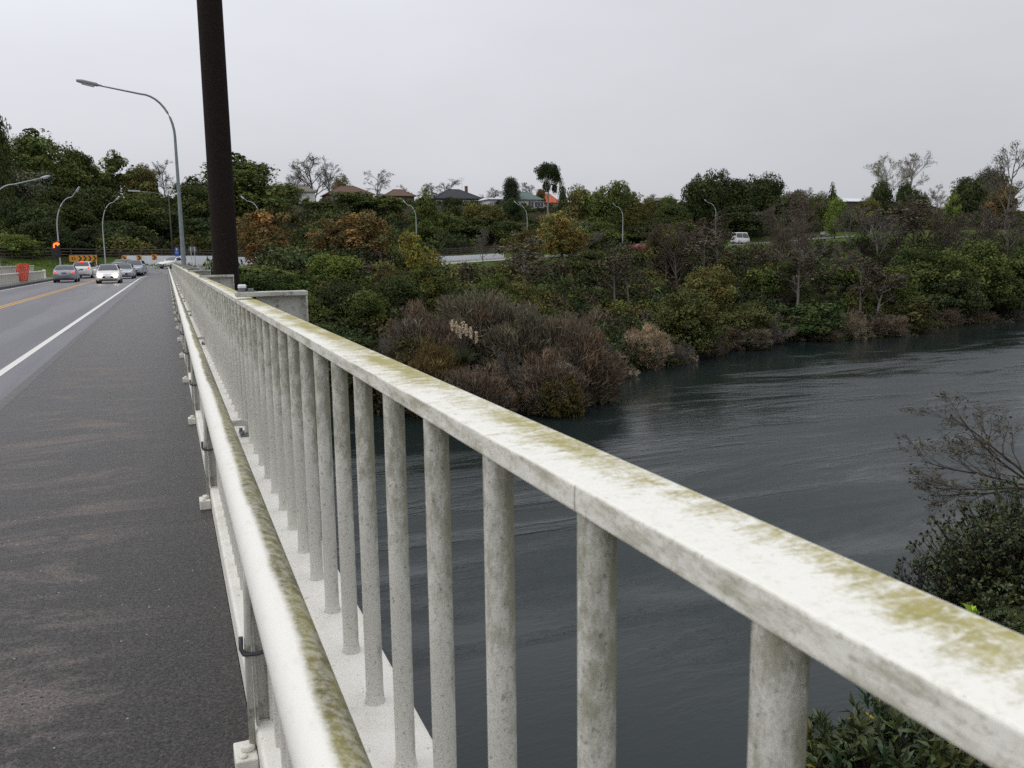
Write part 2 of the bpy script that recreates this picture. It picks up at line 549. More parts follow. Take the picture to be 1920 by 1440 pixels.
MAT['handrail'] = mat_handrail()
MAT['baluster'] = mat_baluster()
MAT['pipe'] = mat_pipe()
MAT['plinth'] = mat_plinth()
MAT['post'] = mat_post()
MAT['footpath'] = mat_footpath()
MAT['road'] = mat_road()
MAT['white_line'] = mat_marking('white_road_paint', (0.66, 0.65, 0.62))
MAT['yellow_line'] = mat_marking('yellow_road_paint', (0.55, 0.30, 0.045))
MAT['water'] = mat_water()
MAT['terrain'] = mat_terrain()
MAT['leaf'] = mat_leaf('leaf', 0.8, 0.06, 0.0)
MAT['leaf_near'] = mat_leaf('glossy_leaf', 0.35, 0.4, 0.2)
MAT['bark'] = mat_bark('bark')
MAT['pole'] = mat_pole()
MAT['concrete'] = plain('grey_concrete', (0.30, 0.29, 0.27), 0.8, var=0.3, scale=3, bump=0.2)
MAT['kerb'] = plain('kerb_concrete', (0.11, 0.108, 0.108), 0.7, var=0.35, scale=9, bump=0.3)
MAT['galv'] = plain('galvanised_steel', (0.22, 0.255, 0.26), 0.5, 0.25, var=0.3, scale=6)
MAT['lamp_far'] = plain('pale_galvanised_steel', (0.42, 0.46, 0.48), 0.45, 0.2, var=0.2, scale=4)
MAT['lamp_grey'] = plain('lamp_casing_grey', (0.20, 0.20, 0.21), 0.5, var=0.2)
MAT['lens'] = plain('lamp_lens', (0.62, 0.63, 0.66), 0.25, var=0.05)
MAT['dark_clamp'] = plain('dark_clamp_steel', (0.06, 0.065, 0.07), 0.5, 0.4, var=0.3, scale=40)
MAT['bolt'] = plain('bolt_steel', (0.17, 0.175, 0.18), 0.45, 0.5, var=0.3, scale=50)
MAT['bolt_white'] = plain('white_bolt_cap', (0.80, 0.80, 0.79), 0.4, var=0.05)
MAT['wall_white'] = plain('white_wall_paint', (0.80, 0.82, 0.86), 0.6, var=0.10, scale=1.2)
MAT['timber'] = plain('weathered_timber', (0.075, 0.06, 0.05), 0.85, var=0.4, scale=3)
MAT['old_white'] = plain('mildewed_white_paint', (0.52, 0.51, 0.44), 0.65, var=0.45, scale=2.5, bump=0.2)
MAT['rail_white'] = plain('chalky_white_rail', (0.72, 0.715, 0.68), 0.55, var=0.15, scale=3)
MAT['orange'] = plain('orange_safety_plastic', (0.72, 0.075, 0.025), 0.5, var=0.2, scale=7)
MAT['sign_orange'] = plain('orange_yellow_sign', (0.62, 0.255, 0.022), 0.5, var=0.08)
MAT['sign_black'] = plain('sign_black', (0.015, 0.014, 0.013), 0.5, var=0.1)
MAT['sign_blue'] = plain('sign_blue', (0.035, 0.11, 0.42), 0.5, var=0.1)
MAT['sign_white'] = plain('sign_white', (0.75, 0.76, 0.77), 0.5, var=0.05)
MAT['sign_back'] = plain('bare_sign_aluminium', (0.15, 0.16, 0.175), 0.5, 0.2, var=0.15)
MAT['arrow_lit'] = emis('lit_signal_arrow', (1.0, 0.09, 0.008), 5.0)
MAT['tail_lit'] = emis('lit_tail_lamp', (1.0, 0.035, 0.02), 1.6)
MAT['head_lit'] = emis('lit_head_lamp', (1.0, 0.78, 0.42), 12.0)
MAT['tail_off'] = plain('red_tail_lens', (0.45, 0.03, 0.02), 0.2)
MAT['glass'] = plain('car_glass', (0.035, 0.042, 0.046), 0.06, 0.0, 0.8, var=0.1)
MAT['tyre'] = plain('tyre_rubber', (0.018, 0.018, 0.018), 0.8)
MAT['rim'] = plain('wheel_rim', (0.45, 0.46, 0.47), 0.35, 0.5)
MAT['trim'] = plain('black_trim', (0.02, 0.02, 0.021), 0.5)
MAT['plate'] = plain('number_plate', (0.62, 0.62, 0.60), 0.5)
MAT['plate_dark'] = plain('dark_number_plate', (0.10, 0.11, 0.12), 0.5)
for k, c, me_ in (('car_silver', (0.34, 0.355, 0.39), 0.35), ('car_white', (0.78, 0.78, 0.775), 0.0), ('car_silverblue', (0.47, 0.50, 0.55), 0.3),
                  ('car_grey', (0.24, 0.25, 0.27), 0.35), ('car_red', (0.33, 0.02, 0.03), 0.1), ('car_blue', (0.16, 0.19, 0.24), 0.3)):
    MAT[k] = plain(k + '_paint', c, 0.22, me_, 0.5, var=0.05, scale=2)
MAT['win'] = plain('house_window', (0.03, 0.035, 0.04), 0.1, spec=0.7)
MAT['frame'] = plain('window_frame_white', (0.72, 0.72, 0.70), 0.6)
MAT['weatherboard_white'] = plain('white_weatherboard', (0.60, 0.61, 0.60), 0.7, var=0.12, scale=2)
MAT['weatherboard_brown'] = plain('brown_weatherboard', (0.085, 0.06, 0.05), 0.7, var=0.2, scale=2)
MAT['brick_wall'] = plain('dull_red_brick', (0.17, 0.085, 0.07), 0.85, var=0.3, scale=5)
MAT['roof_grey'] = mat_roof('grey_brown_tile_roof', (0.17, 0.155, 0.125), (0.20, 0.18, 0.145))
MAT['roof_brown'] = mat_roof('brown_tile_roof', (0.125, 0.078, 0.056), (0.155, 0.098, 0.07))
MAT['roof_dark'] = mat_roof('charcoal_tile_roof', (0.045, 0.047, 0.055), (0.062, 0.064, 0.072))
MAT['roof_green'] = mat_roof('green_iron_roof', (0.13, 0.185, 0.165), (0.145, 0.205, 0.18))
MAT['roof_orange'] = mat_roof('orange_tile_roof', (0.45, 0.115, 0.055), (0.50, 0.14, 0.07))
MAT['roof_pale'] = plain('pale_iron_roof', (0.62, 0.64, 0.67), 0.5, var=0.1, scale=1)
# ------------------------------------------------------------------ lie of the land
FAR_WALL = np.array([(-120, 112, 2.5), (-45, 110, 2.0), (-20, 115, 1.2), (-8, 124.8, 0.9), (5.4, 128.4, 0.7), (23, 140.9, 0.35), (50, 154.2, 0.75),
                     (61, 156.5, 1.2), (92.8, 164.5, 2.2), (126, 172.5, 3.6), (160, 183, 5.2), (176, 186, 5.8), (220, 192, 6.4), (300, 200, 7), (420, 214, 8)], float)
SHORE = np.array([(-160, 92), (-60, 88), (-20, 85), (5, 83), (18, 80), (31, 75), (38, 75), (50, 90), (60, 95.5), (69, 101), (82, 107), (94, 112), (105, 111),
                  (120, 114), (146, 124), (165, 127), (200, 132), (260, 140), (420, 158)], float)
WATER_Z = -13.0

def poly_dist(P, X, Y):
    """Signed distance (positive = left of the polyline's direction) and interpolated height."""
    best = np.full(X.shape, 1e9)
    sgn = np.zeros(X.shape)
    zz = np.zeros(X.shape)
    for a, b in zip(P[:-1], P[1:]):
        dx, dy = b[0] - a[0], b[1] - a[1]
        L2 = dx * dx + dy * dy
        t = np.clip(((X - a[0]) * dx + (Y - a[1]) * dy) / L2, 0, 1)
        px, py = a[0] + t * dx, a[1] + t * dy
        d = np.hypot(X - px, Y - py)
        s = np.sign(dx * (Y - a[1]) - dy * (X - a[0]))
        m = d < best
        best = np.where(m, d, best)
        sgn = np.where(m, s, sgn)
        if P.shape[1] > 2:
            zz = np.where(m, a[2] + t * (b[2] - a[2]), zz)
    return best * np.where(sgn == 0, 1, sgn), zz

def sstep(a, b, x):
    t = np.clip((x - a) / (b - a), 0, 1)
    return t * t * (3 - 2 * t)

def ground(X, Y):
    X = np.asarray(X, float); Y = np.asarray(Y, float)
    tw, zr = poly_dist(FAR_WALL, X, Y)
    ts, _ = poly_dist(SHORE, X, Y)
    # river side of the road: verge, then the bank down to the water
    edge = tw + 13.0                                   # riverside kerb of the road
    verge = np.clip(-edge, 0, 14)
    top = zr - 0.04 * np.maximum(-edge, 0)
    u = np.clip(ts / (ts + np.maximum(-edge - 8, 0.01)), 0, 1)
    bank = WATER_Z + (top - WATER_Z) * np.clip(u, 0, 1) ** 0.85
    z = np.where(ts > 0, np.where(edge > -8, top, bank), WATER_Z - 0.25 * np.minimum(-ts, 12) - 0.3)
    # hillside behind the wall
    hill = zr + 1.0 * sstep(0.5, 3, tw) + (12.5 - 0.55 * np.maximum(zr - 1, 0)) * sstep(4, 60, tw) + 2.0 * sstep(66, 150, tw)
    z = np.where(tw > 0.5, hill, z)
    return z

def ground1(x, y):
    return float(ground(np.array([x]), np.array([y]))[0])

def build_terrain():
    xs = np.concatenate([np.linspace(-150, -20, 30), np.linspace(-17, 240, 150), np.linspace(245, 420, 30)])
    ys = np.concatenate([np.linspace(70, 215, 130), np.linspace(220, 420, 30)])
    XX, YY = np.meshgrid(xs, ys)
    Z = ground(XX, YY)
    # the bridge deck takes over at its abutment: keep the soil just under it
    onroad = (XX > -13.5) & (XX < 9) & (YY < 126)
    lim = -0.65 + 0.75 * np.clip((YY - 100) / 24, 0, 1)
    tw0, zr0 = poly_dist(FAR_WALL, XX, YY)
    Z = np.where((tw0 > -13.2) & (tw0 < 0.3) & (XX > -14), np.minimum(Z, zr0 - 0.45), Z)
    Z = np.where(onroad & (YY > 90), np.minimum(Z, lim), Z)
    Z = np.where(onroad & (YY <= 90), np.minimum(Z, -1.6 - (90 - YY) * 1.1), Z)
    rs = np.random.RandomState(3)
    Z += rs.normal(0, 0.06, Z.shape)
    tw, _ = poly_dist(FAR_WALL, XX, YY)
    grass = sstep(-27, -19, tw) * (1 - sstep(1, 6, tw))
    grass = np.maximum(grass, (XX < -11) * (YY < 125) * (YY > 84) * (1 - sstep(0, 8, tw)))
    ny, nx = XX.shape
    V = np.stack([XX.ravel(), YY.ravel(), Z.ravel()], 1)
    i = np.arange(ny * nx).reshape(ny, nx)
    Fc = np.stack([i[:-1, :-1].ravel(), i[:-1, 1:].ravel(), i[1:, 1:].ravel(), i[1:, :-1].ravel()], 1)
    tone = np.repeat(grass.ravel()[:, None], 3, 1)
    me = mesh_np('far_bank', V, Fc, MAT['terrain'], tone, True)
    structure(link(bpy.data.objects.new('far_bank_terrain', me)))
    # near bank under the camera's end of the bridge
    xs = np.linspace(-60, 260, 90); ys = np.linspace(-90, 26, 60)
    XX, YY = np.meshgrid(xs, ys)
    Z = near_ground(XX, YY) + rs.normal(0, 0.08, XX.shape)
    ny, nx = XX.shape
    V = np.stack([XX.ravel(), YY.ravel(), Z.ravel()], 1)
    i = np.arange(ny * nx).reshape(ny, nx)
    Fc = np.stack([i[:-1, :-1].ravel(), i[:-1, 1:].ravel(), i[1:, 1:].ravel(), i[1:, :-1].ravel()], 1)
    me = mesh_np('near_bank', V, Fc, MAT['terrain'], np.full((len(V), 3), 0.15), True)
    structure(link(bpy.data.objects.new('near_bank_terrain', me)))
    # horizon plain far beyond and the river
    g = MB(); g.box(-3000, 3000, 418, 6000, 2, 15)
    structure(g.build('distant_ground', MAT['terrain']))
    # the river sheet; the first channel of 'tone' marks the slack water under the banks
    xs = np.concatenate([[-900, -300], np.linspace(-120, 420, 136), [900, 1500]])
    ys = np.concatenate([[-400, -100], np.linspace(0, 180, 91), [260, 420]])
    XX, YY = np.meshgrid(xs, ys)
    ts, _ = poly_dist(SHORE, XX, YY)
    slack = np.maximum(1 - sstep(6, 34, -ts), 0.8 * sstep(34, 60, -ts))
    ny, nx = XX.shape
    V = np.stack([XX.ravel(), YY.ravel(), np.full(XX.size, WATER_Z)], 1)
    i = np.arange(ny * nx).reshape(ny, nx)
    Fc = np.stack([i[:-1, :-1].ravel(), i[:-1, 1:].ravel(), i[1:, 1:].ravel(), i[1:, :-1].ravel()], 1)
    me = mesh_np('river_water', V, Fc, MAT['water'], np.repeat(slack.ravel()[:, None], 3, 1))
    structure(link(bpy.data.objects.new('river_water', me)))

def near_ground(X, Y):
    X = np.asarray(X, float); Y = np.asarray(Y, float)
    sh = 15.5 + 0.02 * X                                # y of the near shoreline
    d = sh - Y
    return np.where(d > 0, WATER_Z + 11.6 * np.clip(d / 24, 0, 1) ** 0.9, WATER_Z + np.maximum(0.3 * d, -3) - 0.1)

build_terrain()

# ------------------------------------------------------------------ bridge deck
Y0, YE = -30.0, 100.0
RZ = -0.27

d = MB()
d.box(-12.3, 0.62, Y0, YE, -0.75, -0.40)
structure(d.build('bridge_deck', MAT['concrete']))
g = MB()
for gx in (-10.2, -6.8, -3.4, -0.3):
    g.box(gx - 0.25, gx + 0.25, Y0, YE - 2, -2.1, -0.752)
structure(g.build('bridge_girders', MAT['concrete']))
for py in (28.0, 58.0, 84.0):
    p = MB(); p.box(-10.6, 0.1, py - 0.5, py + 0.5, -15.5, -2.104)
    structure(p.build('bridge_pier', MAT['concrete'], bevel=0.05))

f = MB(); f.box(-1.6, 0.145, Y0, YE, -0.398, 0.0)
structure(f.build('footpath', MAT['footpath']))
k = MB(); k.box(-1.745, -1.603, Y0, YE, -0.398, -0.006)
structure(k.build('kerb', MAT['kerb'], bevel=0.02))
k = MB(); k.box(-10.0, -9.86, Y0, YE, -0.398, -0.115)
structure(k.build('kerb', MAT['trim'], bevel=0.02))
f = MB(); f.box(-11.95, -10.003, Y0, YE, -0.398, -0.12)
structure(f.build('footpath', MAT['kerb']))

# road: the deck, then the curve to the right along the top of the far bank
L = [(-9.85, Y0, RZ), (-9.85, 80, RZ), (-9.85, 99, RZ), (-10.0, 107, 0.02), (-9.3, 115, 0.35), (-5.5, 121.5, 0.55), (5.4, 127.2, 0.6), (23, 139.5, 0.3), (50, 152.8, 0.7), (61, 155.2, 1.15),
     (92.8, 163.2, 2.15), (126, 171.2, 3.55), (160, 181.7, 5.15), (176, 184.7, 5.75), (220, 190.7, 6.35), (300, 198.7, 6.95)]
R_ = [(-1.75, Y0, RZ), (-1.75, 80, RZ), (-1.75, 99.5, RZ), (0.7, 100.6, 0.0), (2.4, 104.5, 0.2), (5.0, 110, 0.36), (13, 117, 0.45), (28, 129.5, 0.3), (54, 143, 0.7), (63.5, 145.5, 1.15),
      (95, 153.4, 2.15), (128.5, 161.5, 3.55), (162.5, 172, 5.15), (178, 175, 5.75), (221, 181, 6.35), (301, 189, 6.95)]
def strip(name, A, B, mat, lift=0.0, sub=5):
    vs, fs = [], []
    def samp(Pn):
        out = []
        for a, b in zip(Pn[:-1], Pn[1:]):
            for t in range(sub):
                u = t / sub
                out.append([a[i] + (b[i] - a[i]) * u for i in range(3)])
        out.append(list(Pn[-1]))
        # soften the corners
        for _ in range(3):
            out = [out[0]] + [[(out[i - 1][k_] + 2 * out[i][k_] + out[i + 1][k_]) / 4 for k_ in range(3)] for i in range(1, len(out) - 1)] + [out[-1]]
        return out
    a, b = samp(A), samp(B)
    m = MB()
    for p, q in zip(a, b):
        vs += [(p[0], p[1], p[2] + lift), (q[0], q[1], q[2] + lift)]
    for i in range(len(a) - 1):
        fs.append((2 * i, 2 * i + 1, 2 * i + 3, 2 * i + 2))
    m.add(vs, fs, True)
    return m, a, b
m, LA, RA = strip('road', L, R_, MAT['road'])
structure(m.build('road', MAT['road']))

def line_on_road(u, w, i0, i1, mat, lift, name, shift=0.0):
    m = MB(); vs, fs = [], []
    for p, q in zip(LA[i0:i1], RA[i0:i1]):
        dx, dy, dz = q[0] - p[0], q[1] - p[1], q[2] - p[2]
        ln = math.hypot(dx, dy)
        for s in (-w / 2, w / 2):
            t = u + (s + shift) / ln
            vs.append((p[0] + dx * t, p[1] + dy * t, p[2] + dz * t + lift))
    for i in range(len(vs) // 2 - 1):
        fs.append((2 * i, 2 * i + 1, 2 * i + 3, 2 * i + 2))
    m.add(vs, fs)
    return structure(m.build(name, mat))
line_on_road(0.905, 0.13, 0, 15, MAT['white_line'], 0.005, 'road_marking')
line_on_road(0.470, 0.11, 0, 70, MAT['yellow_line'], 0.005, 'road_marking', -0.11)
line_on_road(0.470, 0.11, 0, 70, MAT['yellow_line'], 0.005, 'road_marking', 0.11)
line_on_road(0.045, 0.10, 0, 30, MAT['white_line'], 0.005, 'road_marking')

# grass island and path on the far verge
def ground_strip(name, pts, w, mat, lift):
    m = MB(); vs, fs = [], []
    for i, (x, y) in enumerate(pts):
        a = pts[max(i - 1, 0)]; b = pts[min(i + 1, len(pts) - 1)]
        dx, dy = b[0] - a[0], b[1] - a[1]; ln = math.hypot(dx, dy)
        nx, ny = -dy / ln, dx / ln
        for s in (-1, 1):
            X, Y = x + nx * s * w / 2, y + ny * s * w / 2
            vs.append((X, Y, ground1(X, Y) + lift))
    for i in range(len(pts) - 1):
        fs.append((2 * i, 2 * i + 1, 2 * i + 3, 2 * i + 2))
    m.add(vs, fs, True)
    return structure(m.build(name, mat))
ground_strip('path', [(30, 118), (36, 124), (42, 130), (48, 135.5), (56, 139), (66, 141), (80, 144)], 2.6, MAT['concrete'], 0.12)

# white kerb-side plinth that carries the railing
p = MB()
p.box(0.148, 0.60, Y0, YE, -0.398, 0.115)
structure(p.build('concrete_plinth', MAT['plinth'], bevel=0.012))

# ------------------------------------------------------------------ railing on the river side
HR0, HR1, HZ1, HZ0 = 0.468, 0.592, 1.148, 1.110
BX, BR, BZ0 = 0.496, 0.026, 0.11
rail = empty('bridge_railing', (0.53, 6.0, 0.115))
tag(rail, 'white mossy steel railing with round balusters along the river side of the footpath', 'railing')
Minv = Matrix.Translation((-0.53, -6.0, -0.115))
def in_rail(o):
    o.parent = rail
    o.matrix_parent_inverse = Minv
    return o

h = MB()
prof = [(HR0, HZ0), (HR0, HZ1), (HR1, HZ1), (HR1, HZ0), (HR1 - 0.012, HZ0), (HR1 - 0.012, HZ1 - 0.012), (HR0 + 0.012, HZ1 - 0.012), (HR0 + 0.012, HZ0)]
h.prism(prof, 'y', -3.0, 99.5)
in_rail(h.build('handrail', MAT['handrail'], bevel=0.0045, segs=3))

# baluster: round bar with a mortar collar at its foot
def baluster_mesh(n=14, collar=True):
    m = MB()
    zt = HZ1 - 0.014
    m.tube([(0, 0, BZ0), (0, 0, 0.5), (0, 0, zt)], BR, n, False)
    if collar:
        rs = random.Random(5)
        pts, rr = [(0, 0, BZ0 + 0.0), (0, 0, BZ0 + 0.010), (0, 0, BZ0 + 0.020), (0, 0, BZ0 + 0.034)], [0.033, 0.0305, 0.028, BR + 0.0004]
        m.tube(pts, rr, n, False)
    return m.mesh('baluster', MAT['baluster'])
bal_near, bal_far = baluster_mesh(20), baluster_mesh(8)
PLATE_Y0, PLATE_S = 6.63, 7.62
plates = [PLATE_Y0 + PLATE_S * i for i in range(-1, 13)]
ys = []
y = 0.592
while y < 99:
    ys.append(y)
    y += 0.3605
rest = MB()
vis = [q for q in ys if q > 0.3]
for i, q in enumerate(vis):
    if i < 99:
        o = bpy.data.objects.new('baluster', bal_near if q < 12 else bal_far)
        o.location = (BX, q, 0)
        o.rotation_euler = (0, 0, (i * 2.4) % 6.28)
        link(o); in_rail(o)
    else:
        rest.tube([(BX, q, BZ0), (BX, q, HZ1 - 0.014)], BR, 6, False)
o = rest.build('baluster', MAT['baluster'])
o['kind'] = 'stuff'
in_rail(o)

# steel brackets behind the railing: web, outer flange and a top plate lapping the handrail
def bracket():
    w = MB()
    w.box(0.600, 0.955, -0.008, 0.008, -0.72, 1.165)
    w.box(0.955, 0.967, -0.075, 0.075, -0.72, 1.165)
    web = w.mesh('bracket_web', MAT['post'])
    t = MB(); t.box(0.456, 0.972, -0.075, 0.085, 1.166, 1.200)
    top = t.mesh('top_plate', MAT['post'], bevel=0.005)
    b = MB()
    b.prism([(0.505 + 0.032 * math.cos(a * math.pi / 3), 0.0 + 0.032 * math.sin(a * math.pi / 3)) for a in range(6)], 'z', 1.2005, 1.232)
    b.box(0.545, 0.585, -0.030, 0.012, 1.2005, 1.226)
    b.box(0.47, 0.61, -0.04, 0.045, 1.1990, 1.2055)
    bolt = b.mesh('bolt', MAT['bolt'], bevel=0.003)
    c = MB(); c.box(0.478, 0.536, 0.0, 0.046, 1.206, 1.255)
    cap = c.mesh('bolt_cap', MAT['bolt_white'], bevel=0.008)
    return web, top, bolt, cap
bw, bt, bb, bc = bracket()
for i, py in enumerate(plates):
    pw = bpy.data.objects.new('bracket_post', bw); pw.location = (0, py, 0); link(pw); in_rail(pw)
    for nm, me in (('top_plate', bt), ('bolt', bb)) + ((('bolt_cap', bc),) if i == 1 else ()):
        o = bpy.data.objects.new(nm, me); link(o, pw)
    b2 = MB(); b2.box(0.500, 0.545, -0.035, 0.035, 0.116, 1.108)
    if i == 1:
        pm = b2.mesh('inner_post', MAT['post'], bevel=0.004)
    if i >= 1:
        o = bpy.data.objects.new('inner_post', pm); o.location = (0.0, py + 0.07, 0); link(o); in_rail(o)
        bp = MB(); bp.box(0.43, 0.575, -0.10, 0.10, 0.117, 0.130)
        for sx in (0.445, 0.56):
            for sy in (-0.075, 0.075):
                bp.tube([(sx, sy, 0.13), (sx, sy, 0.155)], 0.014, 6)
        if i == 1:
            bpm = bp.mesh('base_plate', MAT['bolt'], bevel=0.002)
        link(bpy.data.objects.new('base_plate', bpm), o)

# ------------------------------------------------------------------ guard pipe
PX, PZ, PR = 0.186, 0.655, 0.056
gp = empty('guard_pipe', (PX, 6.0, 0.0))
tag(gp, 'thick white guard pipe streaked with green algae running low beside the footpath', 'guard rail')
Ginv = Matrix.Translation((-PX, -6.0, 0))
def in_guard(o):
    o.parent = gp
    o.matrix_parent_inverse = Ginv
    return o
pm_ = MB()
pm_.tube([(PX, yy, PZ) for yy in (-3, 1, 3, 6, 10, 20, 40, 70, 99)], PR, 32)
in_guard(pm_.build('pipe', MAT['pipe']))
def guard_post():
    m = MB()
    m.box(0.150, 0.158, -0.045, 0.045, 0.117, PZ - PR + 0.012)
    m.box(0.159, 0.215, -0.008, 0.008, 0.117, PZ - PR + 0.012)
    post = m.mesh('support_post', MAT['post'], bevel=0.002)
    r = MB()
    r.tube([(0.136, -0.05, 0.03), (0.138, -0.05, 0.35), (0.150, -0.05, PZ - 0.03)], 0.0095, 8)
    rod = r.mesh('tie_rod', MAT['post'])
    c = MB()
    c.tube([(0.122, -0.05, 0.395), (0.121, -0.05, 0.36), (0.126, -0.066, 0.35), (0.16, -0.066, 0.345), (0.215, -0.06, 0.35)], 0.0065, 8)
    clamp = c.mesh('clamp', MAT['dark_clamp'])
    b = MB()
    b.box(0.085, 0.146, -0.105, 0.005, 0.001, 0.055)
    b.tube([(0.122, -0.05, 0.055), (0.122, -0.05, 0.074)], 0.022, 6)
    b.tube([(0.108, -0.085, 0.055), (0.108, -0.085, 0.064)], 0.012, 6)
    foot = b.mesh('foot_block', MAT['plinth'], bevel=0.008)
    return post, rod, clamp, foot
gpm = guard_post()
yy = 2.43 - 2.80
while yy < 99:
    o = bpy.data.objects.new('support_post', gpm[0]); o.location = (0, yy, 0); link(o); in_guard(o)
    for nm, me in zip(('tie_rod', 'clamp', 'foot_block'), gpm[1:]):
        link(bpy.data.objects.new(nm, me), o)
    yy += 2.80
# thin closely spaced bars under the pipe
bm_ = MB().box(-0.011, 0.011, -0.016, 0.016, 0.112, PZ - PR + 0.006).mesh('bar', MAT['baluster'], bevel=0.003)
fm = MB()
yy, nb = 0.75, 0
while yy < 98:
    if nb < 100:
        o = bpy.data.objects.new('bar', bm_); o.location = (0.200, yy, 0); link(o); in_guard(o)
    else:
        fm.box(0.189, 0.211, yy - 0.016, yy + 0.016, 0.112, PZ - PR + 0.006)
    nb += 1
    yy += 0.152
o = fm.build('bar', MAT['baluster']); o['kind'] = 'stuff'; in_guard(o)
stm = MB().box(0.236, 0.498, -0.02, 0.02, 0.20, 0.24).mesh('strut', MAT['post'], bevel=0.003)
for py in plates[1:]:
    o = bpy.data.objects.new('strut', stm); o.location = (0, py, 0); link(o); in_guard(o)

# ------------------------------------------------------------------ railing on the far side of the road
lr = empty('balustrade', (-10.9, 75, 0))
tag(lr, 'stained cream balustrade with broad uprights on the far side of the bridge road', 'railing')
def in_l(o):
    o.parent = lr
    o.matrix_parent_inverse = Matrix.Translation((10.9, -75, 0))
    return o
m = MB(); m.box(-11.30, -11.14, 40, 88.5, 1.06, 1.16)
in_l(m.build('handrail', MAT['old_white'], bevel=0.01))
m = MB(); m.box(-10.82, -10.70, 40, 91.5, 0.54, 0.64)
in_l(m.build('guard_rail', MAT['rail_white'], bevel=0.02))
m = MB(); m.box(-10.90, -10.64, 91.5, 91.75, -0.13, 0.72)
in_l(m.build('end_post', MAT['rail_white'], bevel=0.02))
m = MB(); m.box(-11.4, -10.6, 40, 91.5, -0.118, -0.06)
in_l(m.build('base_kerb', MAT['old_white']))
us = MB(); us.box(-11.24, -11.20, -0.26, 0.26, -0.058, 1.058)
um = us.mesh('upright', MAT['old_white'], bevel=0.02)
ls = MB(); ls.box(-10.78, -10.74, -0.33, 0.33, -0.058, 0.538)
lm = ls.mesh('lower_panel', MAT['old_white'], bevel=0.02)
yy = 44.0
while yy < 88.5:
    o = bpy.data.objects.new('upright', um); o.location = (0, yy, 0); link(o); in_l(o)
    yy += 0.68
yy = 44.4
while yy < 91.2:
    o = bpy.data.objects.new('lower_panel', lm); o.location = (0, yy, 0); link(o); in_l(o)
    yy += 0.86

# orange mesh barrier draped over the guard rail
def orange_mesh():
    rs = random.Random(4)
    m = MB()
    nx, nz = 7, 14
    W, Hh = 0.84, 1.30
    P = {}
    for i in range(nx + 1):
        for j in range(nz + 1):
            u, v = i / nx, j / nz
            z = 0.12 + Hh * v + (rs.uniform(-0.03, 0.06) if j == nz else 0)
            yv = (u - 0.5) * W * (1 - 0.08 * v) + 0.25 * (v - 0.5)
            x = -0.10 * math.sin(u * 9) - 0.28 * max(0, v - 0.75) + rs.uniform(-0.02, 0.02)
            P[i, j] = Vector((-x, yv, z))
    for i in range(nx + 1):
        m.tube([P[i, j] for j in range(nz + 1)], 0.042, 5)
    for j in range(nz + 1):
        m.tube([P[i, j] for i in range(nx + 1)], 0.026, 5)
    o = m.build('safety_mesh', MAT['orange'])
    o.location = (-10.5, 76.5, -0.14)
    o.rotation_euler = (0, rad(-4), rad(-78))
    tag(o, 'crumpled orange plastic safety mesh hung over the cream balustrade', 'safety mesh')
orange_mesh()
# ------------------------------------------------------------------ poles, lamps and signals
def ground_pole():
    t = empty('utility_pole', (1.06, 17.5, -0.5))
    tag(t, 'tall thick dark rust-speckled pole rising beside the white railing', 'pole')
    m = MB()
    n = 36
    zs = [-2.6, 0, 4, 8, 13.0]
    rr = [0.245, 0.243, 0.232, 0.222, 0.208]
    m.tube([(0, 0, z) for z in zs], rr, n)
    o = m.build('shaft', MAT['pole'], t)
    b = MB()
    b.tube([(0, 0, 0.15), (0, 0, 0.23)], 0.262, n)
    b.box(-0.46, 0.0, -0.06, 0.06, 0.14, 0.24)
    b.build('fixing_band', MAT['post'], t, bevel=0.004)
ground_pole()

